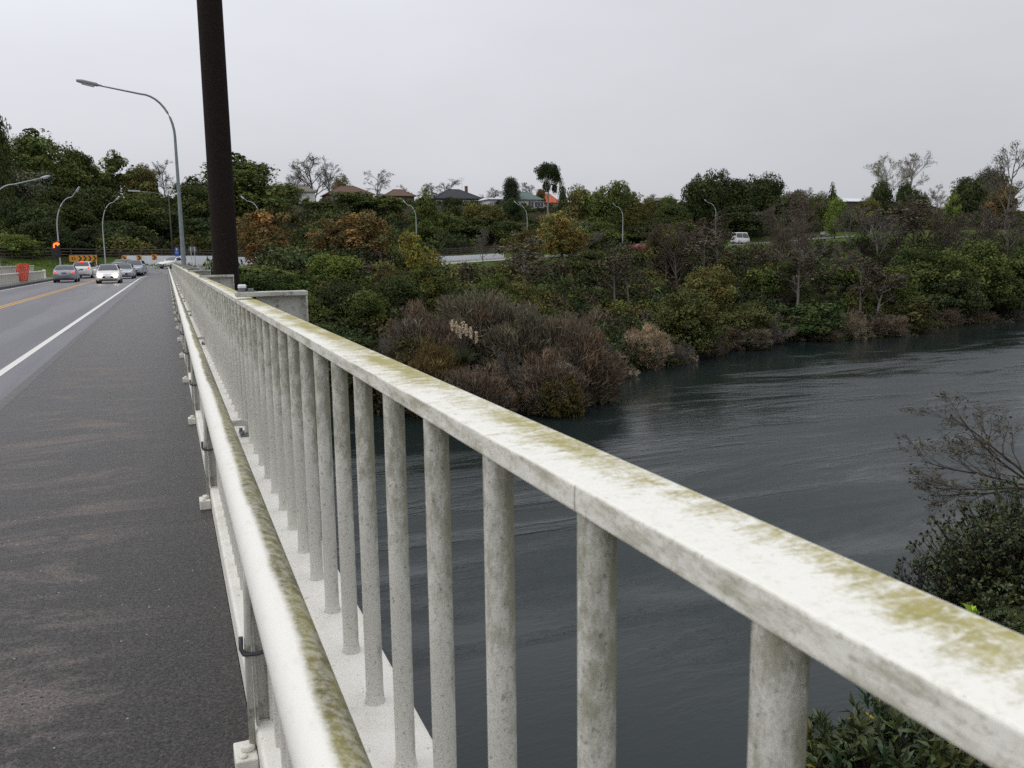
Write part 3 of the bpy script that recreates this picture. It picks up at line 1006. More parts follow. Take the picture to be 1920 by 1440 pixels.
def lamp(name, label, base, height, reach, yaw, mat, r0=0.11, r1=0.045, bend=2.2, droop=0.55, head_len=0.75, group=None, tilt=0.0, head_mat='lamp_grey', segs=10, cx=None):
    """Curved-arm street lamp; the arm leaves along the local +X direction turned by yaw."""
    t = empty(name, base, yaw)
    tag(t, label, 'street lamp', group)
    pts, rr = [], []
    hs = height - bend
    for k in range(7):
        u = k / 6
        pts.append((0, 0, hs * u)); rr.append(r0 + (r1 * 1.5 - r0) * u)
    cx = min(reach * 0.8, bend * 0.72) if cx is None else cx
    for k in range(1, 11):
        a = math.pi / 2 * k / 10
        pts.append((cx * (1 - math.cos(a)), 0, hs + (bend - droop) * math.sin(a))); rr.append(r1 * (1.5 - 0.5 * k / 10))
    xe = pts[-1][0]; ze = pts[-1][2]
    for k in range(1, 6):
        u = k / 5
        pts.append((xe + (reach - xe) * u, 0, ze + droop * u)); rr.append(r1 * (1.0 - 0.25 * u))
    MB().tube(pts, rr, segs).build('pole', mat, t)
    e = Vector(pts[-1]); dr = (Vector(pts[-1]) - Vector(pts[-2])).normalized()
    hd = MB()
    prof = [(-0.10, 0.05, 0.04), (0.02, 0.07, 0.055), (0.08, 0.16, 0.085), (0.55, 0.17, 0.10), (0.75, 0.12, 0.06)]
    vs, fs = [], []
    for (a, w, hh) in prof:
        c = e + dr * (a * head_len / 0.75)
        for (sy, sz) in ((-1, -0.45), (1, -0.45), (1, 0.35), (0.6, 1), (-0.6, 1), (-1, 0.35)):
            vs.append((c.x, c.y + sy * w, c.z + sz * hh))
    for i in range(len(prof) - 1):
        for q in range(6):
            fs.append((i * 6 + q, i * 6 + (q + 1) % 6, (i + 1) * 6 + (q + 1) % 6, (i + 1) * 6 + q))
    fs += [tuple(range(6)), tuple(range(24, 30))]
    hd.add(vs, fs)
    ho = hd.build('lamp_head', MAT[head_mat], t)
    ln = MB()
    c0 = e + dr * (0.16 * head_len / 0.75); c1 = e + dr * (0.62 * head_len / 0.75)
    ln.add([(c0.x, -0.12, c0.z - 0.045), (c0.x, 0.12, c0.z - 0.045), (c1.x, 0.12, c1.z - 0.045), (c1.x, -0.12, c1.z - 0.045),
            (c0.x + 0.03, -0.10, c0.z - 0.11), (c0.x + 0.03, 0.10, c0.z - 0.11), (c1.x - 0.04, 0.10, c1.z - 0.10), (c1.x - 0.04, -0.10, c1.z - 0.10)],
           [(0, 1, 2, 3), (4, 7, 6, 5), (0, 4, 5, 1), (1, 5, 6, 2), (2, 6, 7, 3), (3, 7, 4, 0)])
    ln.build('lens', MAT['lens'], ho)
    if r0 > 0.09:
        bp = MB(); bp.box(-0.2, 0.2, -0.2, 0.2, 0, 0.03)
        bp.build('base_plate', MAT['galv'], t)
        MB().box(-0.09, 0.09, -r0 - 0.012, -r0 + 0.03, 0.9, 1.35).build('hatch', MAT['galv'], t)
    return t

lb = at_y(340, 495, 44.0); lh = at_y(150, 153, 44.0)
lamp('street_lamp', 'tall galvanised street lamp whose long curved arm reaches over the bridge road', (0.76, 44.0, -0.35), 9.62, 3.05, math.pi - 0.02, MAT['galv'], 0.130, 0.042, 2.15, 0.28, 0.92, cx=1.35)
tb = bpy.data.objects['street_lamp']
bk = MB(); bk.box(-0.30, 0.20, -0.15, 0.15, -0.12, -0.002)
bk.build('bracket', MAT['post'], tb)

def far_lamp(px, pt, depth, hpx, reach, yaw, label, mat='lamp_far', r0=0.085, bend=1.9, droop=0.35, reach_px=None):
    """Lamp post whose tip is surveyed at (px, pt); it stands on the ground below."""
    top = at(px, pt, depth)
    gz = hpx if hpx is not None else ground1(top[0], top[1])
    return lamp('street_lamp', label, (top[0], top[1], gz), top[2] - gz, reach, yaw, MAT[mat], r0, 0.04, bend, droop, 0.6, 'street lamps along the roads beyond the bridge', head_mat='lamp_far', segs=8)

far_lamp(101, 360, 84, RZ, 2.1, rad(-18), 'curved lamp post carrying the lit amber arrow signal', bend=3.6, droop=0.5)
far_lamp(188, 375, 103, 0.1, 1.85, rad(-18), 'curved lamp post beside the right end of the long chevron board', bend=3.6, droop=0.3)
far_lamp(-18, 333, 66, RZ, 3.6, rad(-8), 'lamp post at the left edge with its arm above the cream balustrade', bend=2.2, droop=0.5)
far_lamp(779, 380, 150, None, 1.8, rad(150), 'pale lamp post standing behind the yellow-green tree and the white wall', bend=2.6, r0=0.11)
far_lamp(1168, 384, 176, None, 1.7, rad(150), 'pale lamp post standing beside the red car on the riverside road', bend=2.6, r0=0.11)
far_lamp(1636, 369, 228, None, 1.9, rad(150), 'pale lamp post standing on the verge right of the grey car', bend=3.2, r0=0.12)
far_lamp(988, 380, 172, None, 2.2, rad(150), 'pale lamp post half hidden behind the golden autumn tree', bend=3.0, r0=0.10)
far_lamp(1343, 377, 196, None, 2.2, rad(150), 'pale lamp post whose arm curves out from the bare trees left of the white van', bend=3.0, r0=0.11)
far_lamp(486, 372, 128, None, 2.4, rad(150), 'pale lamp post rising behind the rust-coloured tree next to the dark pole', bend=3.0, r0=0.10)
# flat-armed lamp in front of the hill
tp = at(316, 366, 116)
t = empty('street_lamp', (tp[0], tp[1], 0.55))
tag(t, 'dull straight-armed lamp post standing in front of the white wall beside the blue sign', 'street lamp', 'street lamps along the roads beyond the bridge')
hh = tp[2] - 0.55
MB().tube([(0, 0, 0), (0, 0, hh)], [0.11, 0.07], 8).build('pole', MAT['timber'], t)
MB().tube([(0, 0, hh - 0.05), (-2.2, 0, hh + 0.35), (-3.6, 0, hh + 0.45)], 0.035, 8).build('arm', MAT['galv'], t)
hd = MB(); hd.prism([(-3.5, hh + 0.36), (-5.0, hh + 0.42), (-5.0, hh + 0.62), (-3.5, hh + 0.56)], 'y', -0.17, 0.17)
hd.build('lamp_head', MAT['lamp_far'], t, bevel=0.03)

# amber arrow signal on the first far lamp post
sp = at(105, 461, 83.4)
t = empty('traffic_signal', (sp[0], sp[1], sp[2]))
tag(t, 'black traffic signal showing a lit orange arrow turning right', 'traffic signal')
m = MB(); m.box(-0.36, 0.36, -0.02, 0.02, -1.15, 0.42)
m.build('backboard', MAT['sign_black'], t, bevel=0.02)
for zc in (0.06, -0.38, -0.80):
    m = MB(); m.tube([(0, -0.02, zc), (0, -0.12, zc)], 0.17, 16); m.build('lamp_housing', MAT['trim'], t)
m = MB()
P = [(-0.17, -0.22)] + [(-0.17 + 0.20 * (1 - math.cos(a)), 0.02 + 0.17 * math.sin(a)) for a in np.linspace(0.2, math.pi / 2, 6)] + [(0.14, 0.19)]
m.tube([(p[0], -0.14, p[1] + 0.03) for p in P], 0.062, 8)
m.prism([(0.10, 0.42 - 0.06), (0.34, 0.19), (0.13, -0.02)], 'y', -0.18, -0.12)
m.build('arrow', MAT['arrow_lit'], t)

# ------------------------------------------------------------------ signs
def chevron(cx, z0, z1, w, d):
    h_ = (z1 - z0) / 2
    return [(cx - w / 2, z0), (cx - w / 2 + d, z0), (cx + w / 2, z0 + h_), (cx - w / 2 + d, z1), (cx - w / 2, z1), (cx + w / 2 - d, z0 + h_)]

def text_part(parent, body, size, loc, mat, name):
    cu = bpy.data.curves.new(name, 'FONT')
    cu.body = body; cu.size = size; cu.align_x = 'CENTER'; cu.align_y = 'CENTER'; cu.extrude = 0.004; cu.offset = size * 0.018
    cu.materials.append(mat)
    o = bpy.data.objects.new(name, cu)
    COL.objects.link(o)
    me = bpy.data.meshes.new_from_object(o.evaluated_get(bpy.context.evaluated_depsgraph_get()))
    bpy.data.objects.remove(o)
    o = bpy.data.objects.new(name, me)
    o.location = loc; o.rotation_euler = (math.pi / 2, 0, 0)
    return link(o, parent)

def chevron_sign(px, py, depth, w, hgt, n, label, gz=None, number=None, ground_drop=None, group=None):
    c = at(px, py, depth)
    base = ground1(c[0], c[1]) if gz is None else gz
    yaw = rad(-6)
    t = empty('chevron_sign', (c[0], c[1], base), yaw)
    tag(t, label, 'road sign', group)
    zc = c[2] - base
    m = MB(); m.box(-w / 2, w / 2, -0.015, 0.015, zc - hgt / 2, zc + hgt / 2)
    pn = m.build('panel', MAT['sign_orange'], t, bevel=0.012)
    x0 = -w / 2 + (0.30 * w if number else 0.0)
    step = (w / 2 - x0) / n
    ch = MB()
    for i in range(n):
        cx = x0 + step * (i + 0.5)
        ch.prism(chevron(cx, zc - hgt * 0.42, zc + hgt * 0.42, step * 0.80, step * 0.36), 'y', -0.0215, -0.0175)
    ch.build('chevrons', MAT['sign_black'], pn)
    if number:
        text_part(pn, number, hgt * 0.62, (-w / 2 + 0.15 * w, -0.0215, zc), MAT['sign_black'], 'number')
    for sx in ((-w * 0.32, w * 0.46) if w > 1.2 else (0.0,)):
        p_ = MB(); p_.tube([(sx, 0.045, 0), (sx, 0.045, zc + hgt * 0.4)], 0.04, 8); p_.build('post', MAT['sign_white'], t)
    return t
chevron_sign(156, 484.5, 106, 3.15, 0.78, 4, 'long orange board reading 35 with four black chevrons on the grass bank', 0.2, '35')
chevron_sign(233, 485, 108, 0.62, 0.70, 1, 'orange chevron sign behind the silver sedan, nearest the long board', 0.55, group='single chevron signs before the white wall')
chevron_sign(261, 483.5, 108.5, 0.62, 0.70, 1, 'orange chevron sign above the silver four-wheel drive, middle one of the three', 0.55, group='single chevron signs before the white wall')
chevron_sign(289.5, 482.5, 109, 0.62, 0.70, 1, 'orange chevron sign closest to the bridge railing', 0.55, group='single chevron signs before the white wall')

c = at(331.5, 472.5, 112)
t = empty('direction_sign', (c[0], c[1], 0.4))
tag(t, 'narrow blue sign with white arrow symbol beside the tall street lamp', 'road sign')
zc = c[2] - 0.4
pn = MB().box(-0.24, 0.24, -0.015, 0.015, zc - 0.60, zc + 0.60).build('panel', MAT['sign_blue'], t, bevel=0.01)
sy = MB()
sy.prism([(-0.03, zc + 0.14), (0.03, zc + 0.14), (0.05, zc + 0.34), (0.12, zc + 0.34), (0.02, zc + 0.50), (-0.09, zc + 0.34), (-0.01, zc + 0.34)], 'y', -0.022, -0.018)
sy.box(-0.16, 0.16, -0.022, -0.018, zc - 0.10, zc - 0.06)
sy.build('symbol', MAT['sign_white'], pn)
MB().tube([(0, 0.05, 0), (0, 0.05, zc + 0.5)], 0.035, 8).build('post', MAT['sign_white'], t)

c = at(361, 467, 112)
t = empty('road_sign', (c[0], c[1], 0.5))
tag(t, 'plain grey back of a rectangular sign on two thin posts', 'road sign')
zc = c[2] - 0.5
MB().box(-0.47, 0.47, -0.015, 0.015, zc - 0.30, zc + 0.30).build('panel', MAT['sign_back'], t, bevel=0.01)
for sx in (-0.22, 0.24):
    MB().tube([(sx, -0.04, 0), (sx, -0.04, zc + 0.28)], 0.035, 8).build('post', MAT['lamp_far'], t)

# ------------------------------------------------------------------ white wall and timber crib wall
t = empty('white_wall', (20, 139, 0.4))
tag(t, 'long low white-painted wall along the far side of the riverside road', 'wall')
def along_wall(u_off, h0, h1, th, s0, s1, top_fn, base_drop=0.4):
    pts = []
    acc = 0.0
    for a, b in zip(FAR_WALL[:-1], FAR_WALL[1:]):
        ln = math.hypot(b[0] - a[0], b[1] - a[1])
        k = max(1, int(ln / 2.5))
        for i in range(k):
            u = i / k
            dx, dy = (b[0] - a[0]) / ln, (b[1] - a[1]) / ln
            pts.append((a[0] + (b[0] - a[0]) * u - dy * u_off, a[1] + (b[1] - a[1]) * u + dx * u_off, a[2] + (b[2] - a[2]) * u, dx, dy))
    return [p for p in pts if s0 <= p[0] <= s1]
pw = along_wall(0.1, 0, 0, 0, -7.6, 63, None)
vs, fs = [], []
for i, (x, y, z, dx, dy) in enumerate(pw):
    hgt = 1.28 if i * 2.5 < 14 else 1.16 - 0.42 * float(sstep(24, 58, x))
    nx, ny = -dy * 0.15, dx * 0.15
    vs += [(x - nx, y - ny, z - 0.5), (x + nx, y + ny, z - 0.5), (x + nx, y + ny, z + hgt), (x - nx, y - ny, z + hgt)]
for i in range(len(pw) - 1):
    for q in range(4):
        fs.append((i * 4 + q, i * 4 + (q + 1) % 4, (i + 1) * 4 + (q + 1) % 4, (i + 1) * 4 + q))
fs += [(0, 1, 2, 3), tuple(range(len(vs) - 4, len(vs)))]
m = MB(); m.add(vs, fs)
wo = m.build('wall_face', MAT['wall_white'])
wo.parent = t; wo.matrix_parent_inverse = Matrix.Translation((-20, -139, -0.4))
jt = MB()
for i in (4, 9, 15, 22):
    x, y, z, dx, dy = pw[i]
    jt.box(x - 0.05, x + 0.05, y - 0.19, y + 0.19, z - 0.3, z + 1.29)
jo = jt.build('joint', MAT['sign_back']); jo.parent = t; jo.matrix_parent_inverse = Matrix.Translation((-20, -139, -0.4))

t = empty('crib_wall', (0, 131, 1.0))
tag(t, 'dark timber retaining fence of rails and posts on the slope behind the white wall', 'retaining wall')
rails, posts = MB(), MB()
pw2 = along_wall(2.2, 0, 0, 0, -34, 72, None)
for i, (x, y, z, dx, dy) in enumerate(pw2):
    posts.box(x - 0.09, x + 0.09, y - 0.09, y + 0.09, z - 0.6, z + 2.25)
for a, b in zip(pw2[:-1], pw2[1:]):
    for k in range(4):
        zz = 1.0 + k * 0.36
        rails.tube([(a[0], a[1] - 0.12, a[2] + zz), (b[0], b[1] - 0.12, b[2] + zz)], 0.06, 4)
inv = Matrix.Translation((0, -131, -1.0))
for nm, mb in (('rails', rails), ('posts', posts)):
    o = mb.build(nm, MAT['timber']); o.parent = t; o.matrix_parent_inverse = inv

# ------------------------------------------------------------------ cars
def loft(secs):
    """secs: list of rings (same length) -> MB"""
    m = MB()
    n = len(secs[0]); vs, fs = [], []
    for r in secs:
        vs += r
    for i in range(len(secs) - 1):
        for q in range(n):
            fs.append((i * n + q, i * n + (q + 1) % n, (i + 1) * n + (q + 1) % n, (i + 1) * n + q))
    fs.append(tuple(reversed(range(n)))); fs.append(tuple(range((len(secs) - 1) * n, len(secs) * n)))
    m.add(vs, fs, True)
    return m

CAR_SPECS = {
    # length, width, height, belt, ground clearance, hood end x, roof start, roof end, tail start (fractions of the length from the nose), hood z at nose, at cowl, boot z
    'hatch': dict(L=3.95, W=1.70, H=1.48, belt=0.95, gc=0.20, cowl=0.25, rf=0.44, rb=0.86, tail=0.985, nose=0.72, hood=0.92, boot=0.98),
    'suv': dict(L=4.45, W=1.82, H=1.68, belt=1.08, gc=0.26, cowl=0.24, rf=0.42, rb=0.86, tail=0.985, nose=0.86, hood=1.05, boot=1.10),
    'sedan': dict(L=4.60, W=1.75, H=1.44, belt=0.93, gc=0.19, cowl=0.28, rf=0.44, rb=0.69, tail=0.83, nose=0.68, hood=0.90, boot=0.98),
    'ute': dict(L=4.80, W=1.80, H=1.70, belt=1.08, gc=0.30, cowl=0.25, rf=0.40, rb=0.90, tail=0.985, nose=0.92, hood=1.10, boot=1.15),
    'van': dict(L=5.00, W=1.88, H=2.6, belt=1.3, gc=0.24, cowl=0.06, rf=0.17, rb=0.97, tail=0.995, nose=0.95, hood=1.12, boot=1.3),
}

def car(kind, paint, label, loc, heading, lights=None, plate='plate', group=None, color_name=None):
    """Local frame: +X is the nose; heading is the direction of the nose from world +X."""
    s = CAR_SPECS[kind]
    Ln, W, H, gc = s['L'], s['W'], s['H'], s['gc']
    t = empty('car' if kind != 'van' else 'van', loc, heading)
    tag(t, label, 'car' if kind != 'van' else 'van', group)
    hw = W / 2
    X = lambda fr: Ln / 2 - fr * Ln
    def belt(fr):
        if fr < s['cowl']:
            return s['nose'] + (s['hood'] - s['nose']) * (fr / s['cowl']) ** 0.6
        if fr < s['tail']:
            return s['hood'] + (s['boot'] - s['hood']) * (fr - s['cowl']) / (s['tail'] - s['cowl'])
        return s['boot'] - 0.06 * (fr - s['tail']) / (1.0001 - s['tail'])
    def top(fr):
        b = belt(fr)
        if fr <= s['cowl'] or fr >= s['tail']:
            return b
        if fr < s['rf']:
            u = (fr - s['cowl']) / (s['rf'] - s['cowl'])
            return b + (H - 0.03 - b) * (1 - (1 - u) ** 1.35)
        if fr <= s['rb']:
            u = (fr - s['rf']) / (s['rb'] - s['rf'])
            return H - 0.03 + 0.03 * math.sin(math.pi * u) - 0.02 * u
        u = (fr - s['rb']) / (s['tail'] - s['rb'])
        return b + (H - 0.05 - b) * (1 - u ** 1.5)
    fr_list = sorted(set([0, 0.012, 0.04, 0.09, 0.15, 0.2, s['cowl'], s['rf'], s['rb'], s['tail'], 0.96, 0.988, 1.0] +
                         list(np.linspace(s['cowl'], s['rf'], 5)) + list(np.linspace(s['rf'], s['rb'], 6)) + list(np.linspace(s['rb'], s['tail'], 5))))
    def ring(fr):
        endk = min(1.0, 0.80 + 0.20 * min(1, fr / 0.09) ** 0.5) * min(1.0, 0.86 + 0.14 * min(1, (1 - fr) / 0.07) ** 0.5)
        w = hw * endk
        b, tp = belt(fr), top(fr)
        glass = tp - b
        wt = w * (0.93 - 0.24 * min(1, glass / (H - s['belt'] + 0.001)))
        lo = gc + (0.10 if fr < 0.03 or fr > 0.97 else 0.0)
        right = [(0.0, lo), (w * 0.86, lo), (w * 0.97, lo + 0.10), (w, lo + 0.28), (w * 0.995, b - 0.16), (w * 0.945, b - 0.015)]
        right += [(w * 0.93 - (w * 0.93 - wt) * 0.5, b + glass * 0.55), (wt, b + glass * 0.93), (wt * 0.8, tp - 0.004), (0.0, tp + 0.012)]
        pts = right + [(-x, z) for x, z in reversed(right[1:-1])]
        return [(X(fr), y_, z_) for y_, z_ in pts]
    body = loft([ring(f_) for f_ in fr_list]).build('body', MAT[paint], t)
    # glass, set just proud of the body
    def roof_pt(fr, k, lift=0.012):
        r = ring(fr)
        return r[k]
    def panel(frs, ka, kb, nm, out):
        vs, fs = [], []
        for f_ in frs:
            r = ring(f_)
            for k in (ka, kb):
                p = Vector(r[k]) + Vector(out)
                vs.append(p)
        for i in range(len(frs) - 1):
            fs.append((2 * i, 2 * i + 1, 2 * i + 3, 2 * i + 2))
        m = MB(); m.add(vs, fs, True)
        return m
    nr = len(ring(0.5))
    def across(fr_a, fr_b, nm, dx, n=6, inset=0.10, name='windscreen'):
        vs, fs = [], []
        for i in range(n + 1):
            f_ = fr_a + (fr_b - fr_a) * (inset + (1 - 1.5 * inset) * i / n)
            r = ring(f_)
            idx = [7, 8, 9, nr - 8, nr - 7]
            for q in idx:
                p = Vector(r[q]); p.y *= 0.94
                vs.append(p + Vector((dx, 0, 0.014)))
        k = 5
        for i in range(n):
            for q in range(k - 1):
                fs.append((i * k + q, i * k + q + 1, (i + 1) * k + q + 1, (i + 1) * k + q))
        m = MB(); m.add(vs, fs, True)
        return m.build(name, MAT['glass'], t)
    across(s['cowl'], s['rf'], 'w', 0.012, name='windscreen')
    across(s['tail'], s['rb'], 'w', -0.012, name='rear_window', inset=0.14 if kind != 'van' else 0.3)
    for sgn in (1, -1):
        a0 = s['cowl'] + 0.55 * (s['rf'] - s['cowl'])
        a1 = s['rb'] + (0.45 * (s['tail'] - s['rb']) if kind in ('sedan',) else 0.05 * (s['tail'] - s['rb']))
        mid = (a0 + a1) / 2
        for (u0, u1) in ((a0, mid - 0.012), (mid + 0.012, a1)):
            vs, fs = [], []
            n = 4
            for i in range(n + 1):
                r = ring(u0 + (u1 - u0) * i / n)
                p5, p6, p7 = Vector(r[5]), Vector(r[6]), Vector(r[7])
                q0 = p5 + (p6 - p5) * 0.18; q1 = p6; q2 = p6 + (p7 - p6) * 0.86
                for p in (q0, q1, q2):
                    vs.append((p.x, sgn * (p.y + 0.012), p.z))
            for i in range(n):
                for q in range(2):
                    fs.append((i * 3 + q, i * 3 + q + 1, (i + 1) * 3 + q + 1, (i + 1) * 3 + q))
            m = MB(); m.add(vs, fs, True); m.build('side_window', MAT['glass'], t)
    # wheels
    wr = 0.31 if kind in ('hatch', 'sedan') else 0.36
    for fx in (0.175, 0.815):
        for sgn in (1, -1):
            w = MB(); yy_ = sgn * (hw - 0.10)
            w.tube([(X(fx), yy_ - 0.11, wr), (X(fx), yy_ + 0.11, wr)], wr, 20)
            wo_ = w.build('wheel', MAT['tyre'], t, bevel=0.02)
            r_ = MB(); r_.tube([(X(fx), yy_ + sgn * 0.10, wr), (X(fx), yy_ + sgn * 0.125, wr)], wr * 0.64, 16)
            r_.build('rim', MAT['rim'], wo_)
    # lights
    lit_h = lights == 'head'
    zf = s['nose'] - 0.07
    for sgn in (1, -1):
        m = MB(); m.ball((X(0.012), sgn * hw * 0.64, zf), 0.185 if lit_h else 0.155, 10, 6, 0.66)
        m.build('headlight', MAT['head_lit'] if lit_h else MAT['lens'], t)
        zt = s['boot'] - (0.16 if kind == 'sedan' else 0.10)
        m = MB(); m.ball((X(0.975), sgn * hw * 0.74, zt), 0.15, 10, 6, 0.85)
        m.build('tail_light', MAT['tail_lit'] if lights == 'tail' else MAT['tail_off'], t)
        m = MB(); m.ball((X(s['cowl'] + 0.05), sgn * (hw + 0.06), s['hood'] + 0.10), 0.11, 8, 5, 0.75)
        m.build('mirror', MAT[paint], t)
    if lights == 'tail' and kind == 'suv':
        MB().box(X(s['rb']) - 0.20, X(s['rb']) - 0.08, -0.17, 0.17, H - 0.10, H - 0.02).build('brake_light', MAT['tail_lit'], t, bevel=0.015)
    # grille, bumpers, plates
    m = MB(); m.box(X(0.0) - 0.05, X(0.0) + 0.012, -hw * 0.46, hw * 0.46, gc + 0.20, gc + 0.36)
    m.build('grille', MAT['trim'], t, bevel=0.02)
    m = MB(); m.box(X(1.0) - 0.03, X(1.0) + 0.10, -hw * 0.80, hw * 0.80, gc + 0.02, gc + 0.15)
    m.build('bumper', MAT['trim'], t, bevel=0.02)
    m = MB(); m.box(X(0.0) - 0.10, X(0.0) + 0.02, -hw * 0.74, hw * 0.74, gc + 0.02, gc + 0.13)
    m.build('bumper', MAT['trim'], t, bevel=0.02)
    MB().box(X(0.0) + 0.013, X(0.0) + 0.022, -0.18, 0.18, gc + 0.24, gc + 0.35).build('number_plate', MAT[plate], t)
    MB().box(X(1.0) - 0.025, X(1.0) - 0.010, -0.18, 0.18, s['boot'] - 0.27, s['boot'] - 0.15).build('number_plate', MAT[plate], t)
    return t

AW, TO = rad(90), rad(-90)
car('sedan', 'car_silver', 'silver sedan driving away in the left lane with its red tail lamps glowing', (-7.95, 81.8, RZ), AW + 0.02, 'tail', 'plate_dark')
car('suv', 'car_white', 'white hatchback off-roader braking ahead of the silver sedan, three red lamps lit', (-7.75, 98.0, RZ + 0.02), AW - 0.10, 'tail', 'plate_dark')
car('hatch', 'car_white', 'small white hatchback coming towards us with its yellow headlamps on', (-4.25, 74.5, RZ), TO + 0.0, 'head')
car('sedan', 'car_silverblue', 'pale silver sedan following directly behind the white hatchback', (-3.85, 92.0, RZ), TO - 0.03)
car('ute', 'car_silverblue', 'silver four-wheel drive waiting third in the oncoming queue', (-3.15, 102.0, -0.20), TO - 0.08)
car('sedan', 'car_blue', 'blue-grey car mostly hidden behind the pale silver sedan', (-4.9, 112.5, 0.2), TO - 0.45)
car('sedan', 'car_white', 'low white sedan turning onto the bridge at the far end of the footpath', (1.0, 116.0, 0.43), TO - 0.75)
p = at(1197, 471, 179); car('hatch', 'car_red', 'dark red car half hidden by trees beside a lamp post on the riverside road', (p[0], p[1], ground1(p[0], p[1]) + 0.02), rad(195))
p = at(1388, 457, 199); car('van', 'car_white', 'white van on the riverside road seen between the bare trees', (p[0], p[1], p[2]), rad(16))
p = at(1550, 444.5, 221); car('hatch', 'car_grey', 'grey car on the road at the top of the grass verge', (p[0], p[1], p[2]), rad(14))

# ------------------------------------------------------------------ houses on the ridge
def house(px, eave_y, depth, wpx, roof_h, roof, wall, label, yaw=0.0, wall_h=2.6, dep=9.0, windows=(), chimney=None, ridge=0.45, over=0.5, aerial=False):
    c = at(px, eave_y, depth)
    w = px_size(wpx, depth)
    gz = c[2] - wall_h
    t = empty('house', (c[0], c[1], gz), yaw)
    tag(t, label, 'house')
    m = MB(); m.box(-w / 2 + over, w / 2 - over, 0, dep, -3.0, wall_h + 0.05)
    m.build('wall', MAT[wall], t)
    r = MB()
    rl = w * ridge / 2
    z0, z1 = wall_h, wall_h + roof_h
    vs = [(-w / 2, -over, z0), (w / 2, -over, z0), (w / 2, dep + over, z0), (-w / 2, dep + over, z0), (-rl, dep / 2, z1), (rl, dep / 2, z1),
          (-w / 2, -over, z0 - 0.16), (w / 2, -over, z0 - 0.16), (w / 2, dep + over, z0 - 0.16), (-w / 2, dep + over, z0 - 0.16)]
    r.add(vs, [(0, 1, 5, 4), (1, 2, 5), (2, 3, 4, 5), (3, 0, 4), (6, 9, 8, 7), (0, 6, 7, 1), (1, 7, 8, 2), (2, 8, 9, 3), (3, 9, 6, 0)])
    ro = r.build('roof', MAT[roof], t)
    hip = MB()
    for a, b in ((0, 4), (1, 5), (4, 5)):
        hip.tube([vs[a], vs[b]], 0.11, 5)
    hip.build('ridge_cap', MAT[roof], ro)
    for (wx, ww, wz, wh) in windows:
        x0 = wx * w - ww / 2
        fr = MB(); fr.box(x0 - 0.09, x0 + ww + 0.09, -0.06, 0.03, wz - 0.09, wz + wh + 0.09)
        fo = fr.build('window', MAT['frame'], t)
        n = max(1, int(ww / 0.8))
        g_ = MB()
        for i in range(n):
            a = x0 + ww * i / n + 0.04; b = x0 + ww * (i + 1) / n - 0.04
            g_.box(a, b, -0.075, -0.062, wz, wz + wh)
        g_.build('pane', MAT['win'], fo)
    if chimney is not None:
        ch = MB(); ch.box(chimney * w - 0.35, chimney * w + 0.35, dep * 0.5 - 0.35, dep * 0.5 + 0.35, z0 + roof_h * 0.4, z1 + 1.0)
        ch.build('chimney', MAT['brick_wall'], ro)
    if aerial:
        a = MB(); a.tube([(chimney * w - 1.2, dep / 2, z1 - 0.3), (chimney * w - 1.2, dep / 2, z1 + 3.2)], 0.03, 5)
        for dz in (2.5, 2.9, 3.2):
            a.tube([(chimney * w - 2.0, dep / 2, z1 + dz), (chimney * w - 0.4, dep / 2, z1 + dz)], 0.02, 4)
        a.build('aerial', MAT['galv'], ro)
    return t
house(568, 359, 228, 52, 1.7, 'roof_grey', 'weatherboard_white', 'white-ended house with a low grey-brown tiled roof', windows=((-0.25, 1.2, 0.9, 1.1),), ridge=0.42)
house(520, 358, 240, 56, 1.8, 'roof_grey', 'weatherboard_brown', 'long grey-brown roof partly hidden by the big evergreen near the pole', ridge=0.8)
house(657, 364, 232, 92, 2.5, 'roof_brown', 'brick_wall', 'house with a broad brown hipped tile roof and a small chimney', chimney=-0.22, ridge=0.28, windows=((-0.3, 2.0, 0.8, 1.2),))
house(752, 367, 236, 58, 2.0, 'roof_brown', 'weatherboard_brown', 'small brown-roofed house half hidden behind the tall pointed green tree', ridge=0.25)
house(860, 372, 232, 96, 2.7, 'roof_dark', 'weatherboard_brown', 'house with a charcoal hipped roof, dark chimney and white-framed windows', chimney=0.27, ridge=0.24, aerial=True,
      windows=((-0.40, 1.4, 0.9, 1.1), (0.0, 1.3, 0.8, 1.3), (0.14, 1.3, 0.8, 1.3), (0.32, 2.4, 0.8, 1.3)))
house(935, 373, 228, 44, 0.5, 'roof_pale', 'weatherboard_white', 'flat pale-roofed white building between the charcoal roof and the oval evergreen', ridge=0.8, wall_h=2.4)
house(993, 374, 226, 56, 2.2, 'roof_green', 'weatherboard_white', 'house with a green iron roof and a white bay window', ridge=0.3, windows=((0.05, 1.6, 0.5, 1.6), (0.34, 2.6, 0.6, 1.4)))
house(1036, 380, 236, 30, 2.7, 'roof_orange', 'weatherboard_white', 'small house with a bright orange roof behind the umbrella-shaped gum tree', ridge=0.5)
house(1650, 378, 290, 160, 1.3, 'roof_pale', 'weatherboard_brown', 'long low building with a pale roof behind the dark round evergreens', ridge=0.9, wall_h=2.2)
house(1255, 375, 262, 40, 0.9, 'roof_grey', 'weatherboard_brown', 'dull roof just showing left of the tallest rounded evergreen', ridge=0.6)
house(280, 351, 165, 30, 1.3, 'roof_dark', 'weatherboard_white', 'white verandah house with a dark roof up among the trees on the left', ridge=0.4, windows=((0.0, 1.8, 0.8, 1.2),))
